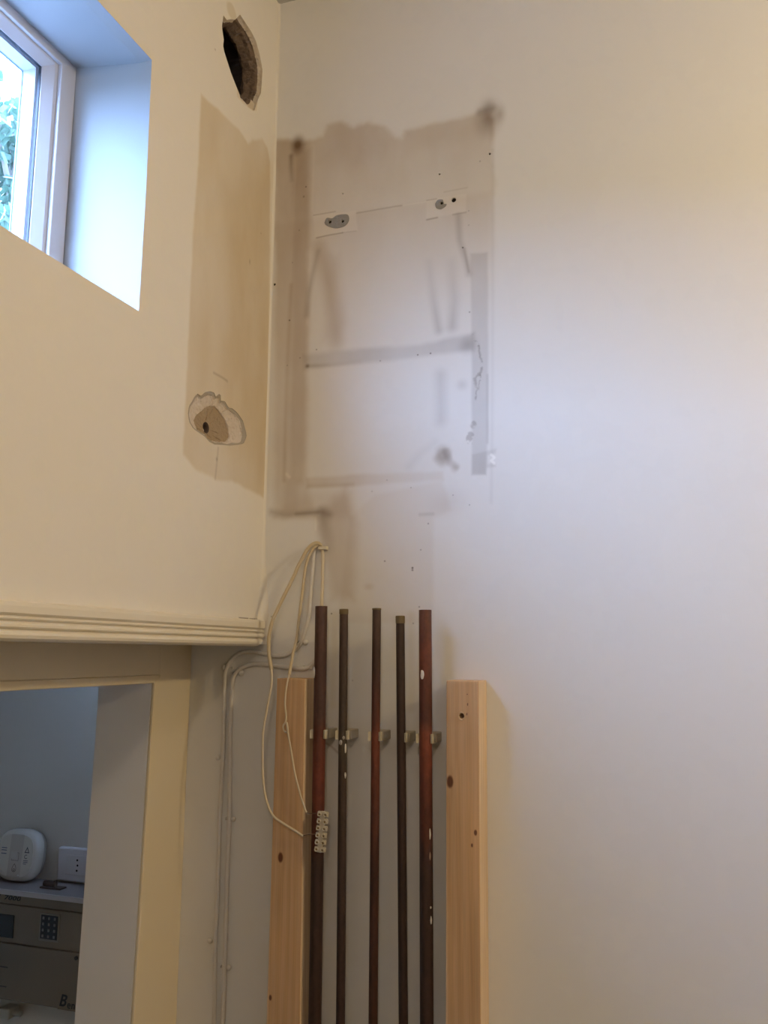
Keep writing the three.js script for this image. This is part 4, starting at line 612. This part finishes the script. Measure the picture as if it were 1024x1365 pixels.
  mesh('bolt', rbox(0.008, 0.013, 0.003, 0.020, -0.004, 0.006, 0.001), std([0.16, 0.12, 0.10], 0.5, { metalness: 0.4 }), dk);

  // pale junction box under the panel
  const jb = [-1.6593,0.6062,-0.4], j = thing('junction_box', 'small cream cable connector fixed to the cupboard wall under the control panel', 'connector', [jb[0], jb[1], SB]);
  mesh('box_body', rbox(-0.014, 0.018, -0.014, 0.011, 0.0005, 0.040, 0.004, 3), std([0.50, 0.47, 0.38], 0.5), j);
  mesh('cable_gland', (() => { const g = new THREE.CylinderGeometry(0.0065, 0.008, 0.022, 14); g.rotateZ(-Math.PI / 2); g.translate(0.028, -0.002, 0.022); return g; })(), std([0.40, 0.38, 0.33], 0.5), j);
  mesh('lead', tube([[-0.014, -0.002, 0.022], [-0.05, 0.0, 0.02], [-0.12, -0.03, 0.015], [-0.15, -0.12, 0.008]], 0.004, 30, 8), std([0.16, 0.14, 0.12], 0.6), j);
}

// ------------------------------------------------------------------ lamps out of frame; the second is added as fill light
LAMPS.forEach((L, i) => {
  const o = thing('pendant_lamp', ['warm globe pendant hanging near the wall with the pipes', 'unseen globe pendant added as softer fill light behind the camera'][i], 'lamp', L.at);
  const drop = TOP - L.at[1], cord = new THREE.CylinderGeometry(0.003, 0.003, drop - 0.098, 8); cord.translate(0, (drop - 0.098) / 2 + 0.098, 0); mesh('cord', cord, std([0.5, 0.5, 0.48], 0.6), o);
  mesh('bulb_holder', lathe([[0.001, 0.10], [0.014, 0.098], [0.018, 0.06], [0.016, 0.045], [0.001, 0.045]], 20), std([0.6, 0.6, 0.58], 0.5), o);
  const bulb = new THREE.SphereGeometry(0.048, 24, 16); mesh('bulb', bulb, new THREE.MeshStandardMaterial({ color: 0xfff2dd, emissive: new THREE.Color(L.color), emissiveIntensity: 5, roughness: 0.4 }), o);
  const l = new THREE.PointLight(L.color, L.power, 0, 2); l.name = 'bulb_light'; l.castShadow = true; l.shadow.radius = 2; l.shadow.mapSize.set(1024, 1024); o.add(l);
});

// ------------------------------------------------------------------ outdoors, through the window
{ // unseen evergreen screen, added to block low sky light
  const rnd = mulberry(5), o = thing('added_hedge', 'unseen clipped evergreen screen added outside to block low sky light', 'added_hedge', [-6.4, -0.3, 0]);
  const core = new THREE.BoxGeometry(0.7, 3.1, 40, 2, 12, 100), p = core.attributes.position;
  for (let i = 0; i < p.count; i++) { const y = p.getY(i), z = p.getZ(i); p.setX(i, p.getX(i) + 0.16 * (fbm(z * 1.3, y * 1.3, 61) - 0.5)); p.setY(i, y + 1.55 + (y > 1.5 ? 0.18 * (fbm(z * 2, 3, 62) - 0.5) : 0)); }
  core.translate(0, 0, 8); core.computeVertexNormals(); mesh('dense_growth', core, std([0.028, 0.050, 0.024], 0.95), o);
  const leaf = new THREE.PlaneGeometry(0.12, 0.05), n = 5000, im = new THREE.InstancedMesh(leaf, std([0.05, 0.10, 0.045], 0.8, DOUBLE), n), M = new THREE.Matrix4(), Q = new THREE.Quaternion(), E = new THREE.Euler();
  for (let i = 0; i < n; i++) { const top = rnd() < 0.25; E.set(rnd() * 6, rnd() * 6, rnd() * 6); Q.setFromEuler(E); M.compose(new THREE.Vector3(top ? rnd() * 0.7 - 0.35 : 0.36 + rnd() * 0.08, top ? 3.1 + rnd() * 0.08 : rnd() * 3.1, rnd() * 26 - 6), Q, new THREE.Vector3(1, 1, 1)); im.setMatrixAt(i, M); }
  im.name = 'foliage'; im.userData.kind = 'stuff'; im.castShadow = true; im.receiveShadow = true; o.add(im);
}
struct('ground', box(-90, -1.0, -0.42, -0.3, -70, 70), std([0.035, 0.045, 0.03], 0.95));
{
  const rnd = mulberry(77), o = thing('tree', 'blurred pale green tree outside beyond the window', 'tree', [-9.5, -0.3, -8.6]);
  const bark = std([0.20, 0.17, 0.14], 0.9), trunk = [tube([[0, 0, 0], [0.1, 3, 0.1], [-0.1, 6, 0], [0.1, 10.4, 0.1]], 0.14, 20, 8)];
  const tips = [];
  for (let k = 0; k < 16; k++) { const y = 5.6 + k * 0.27, a = k * 2.4, L = 0.5 + rnd() * 0.8; const e = [Math.cos(a) * L, y + 0.7 + rnd() * 0.5, Math.sin(a) * L]; trunk.push(tube([[0, y, 0], [e[0] * 0.5, y + 0.2, e[2] * 0.5], e], 0.045, 8, 6)); tips.push(e, [e[0] * 0.6, e[1] - 0.2, e[2] * 0.6]); }
  mesh('trunk', join(...trunk), bark, o);
  const leaf = new THREE.PlaneGeometry(0.16, 0.09), lm = new THREE.MeshPhysicalMaterial({ color: new THREE.Color().setRGB(0.055, 0.12, 0.075), roughness: 0.9, transmission: 0.4, thickness: 0, side: THREE.DoubleSide });
  const n = 3600, im = new THREE.InstancedMesh(leaf, lm, n), M = new THREE.Matrix4(), Q = new THREE.Quaternion(), E = new THREE.Euler();
  for (let i = 0; i < n; i++) { const t = tips[i % tips.length], u = rnd() * 6.283, v = Math.acos(2 * rnd() - 1), r = 0.50 * Math.cbrt(rnd()); E.set(rnd() * 6, rnd() * 6, rnd() * 6); Q.setFromEuler(E); M.compose(new THREE.Vector3(t[0] + r * Math.sin(v) * Math.cos(u), t[1] + r * Math.cos(v) * 0.8, t[2] + r * Math.sin(v) * Math.sin(u)), Q, new THREE.Vector3(1, 1, 1)); im.setMatrixAt(i, M); }
  im.name = 'foliage'; im.userData.kind = 'stuff'; im.castShadow = true; im.receiveShadow = true; o.add(im);
}

renderer.render(scene, camera);
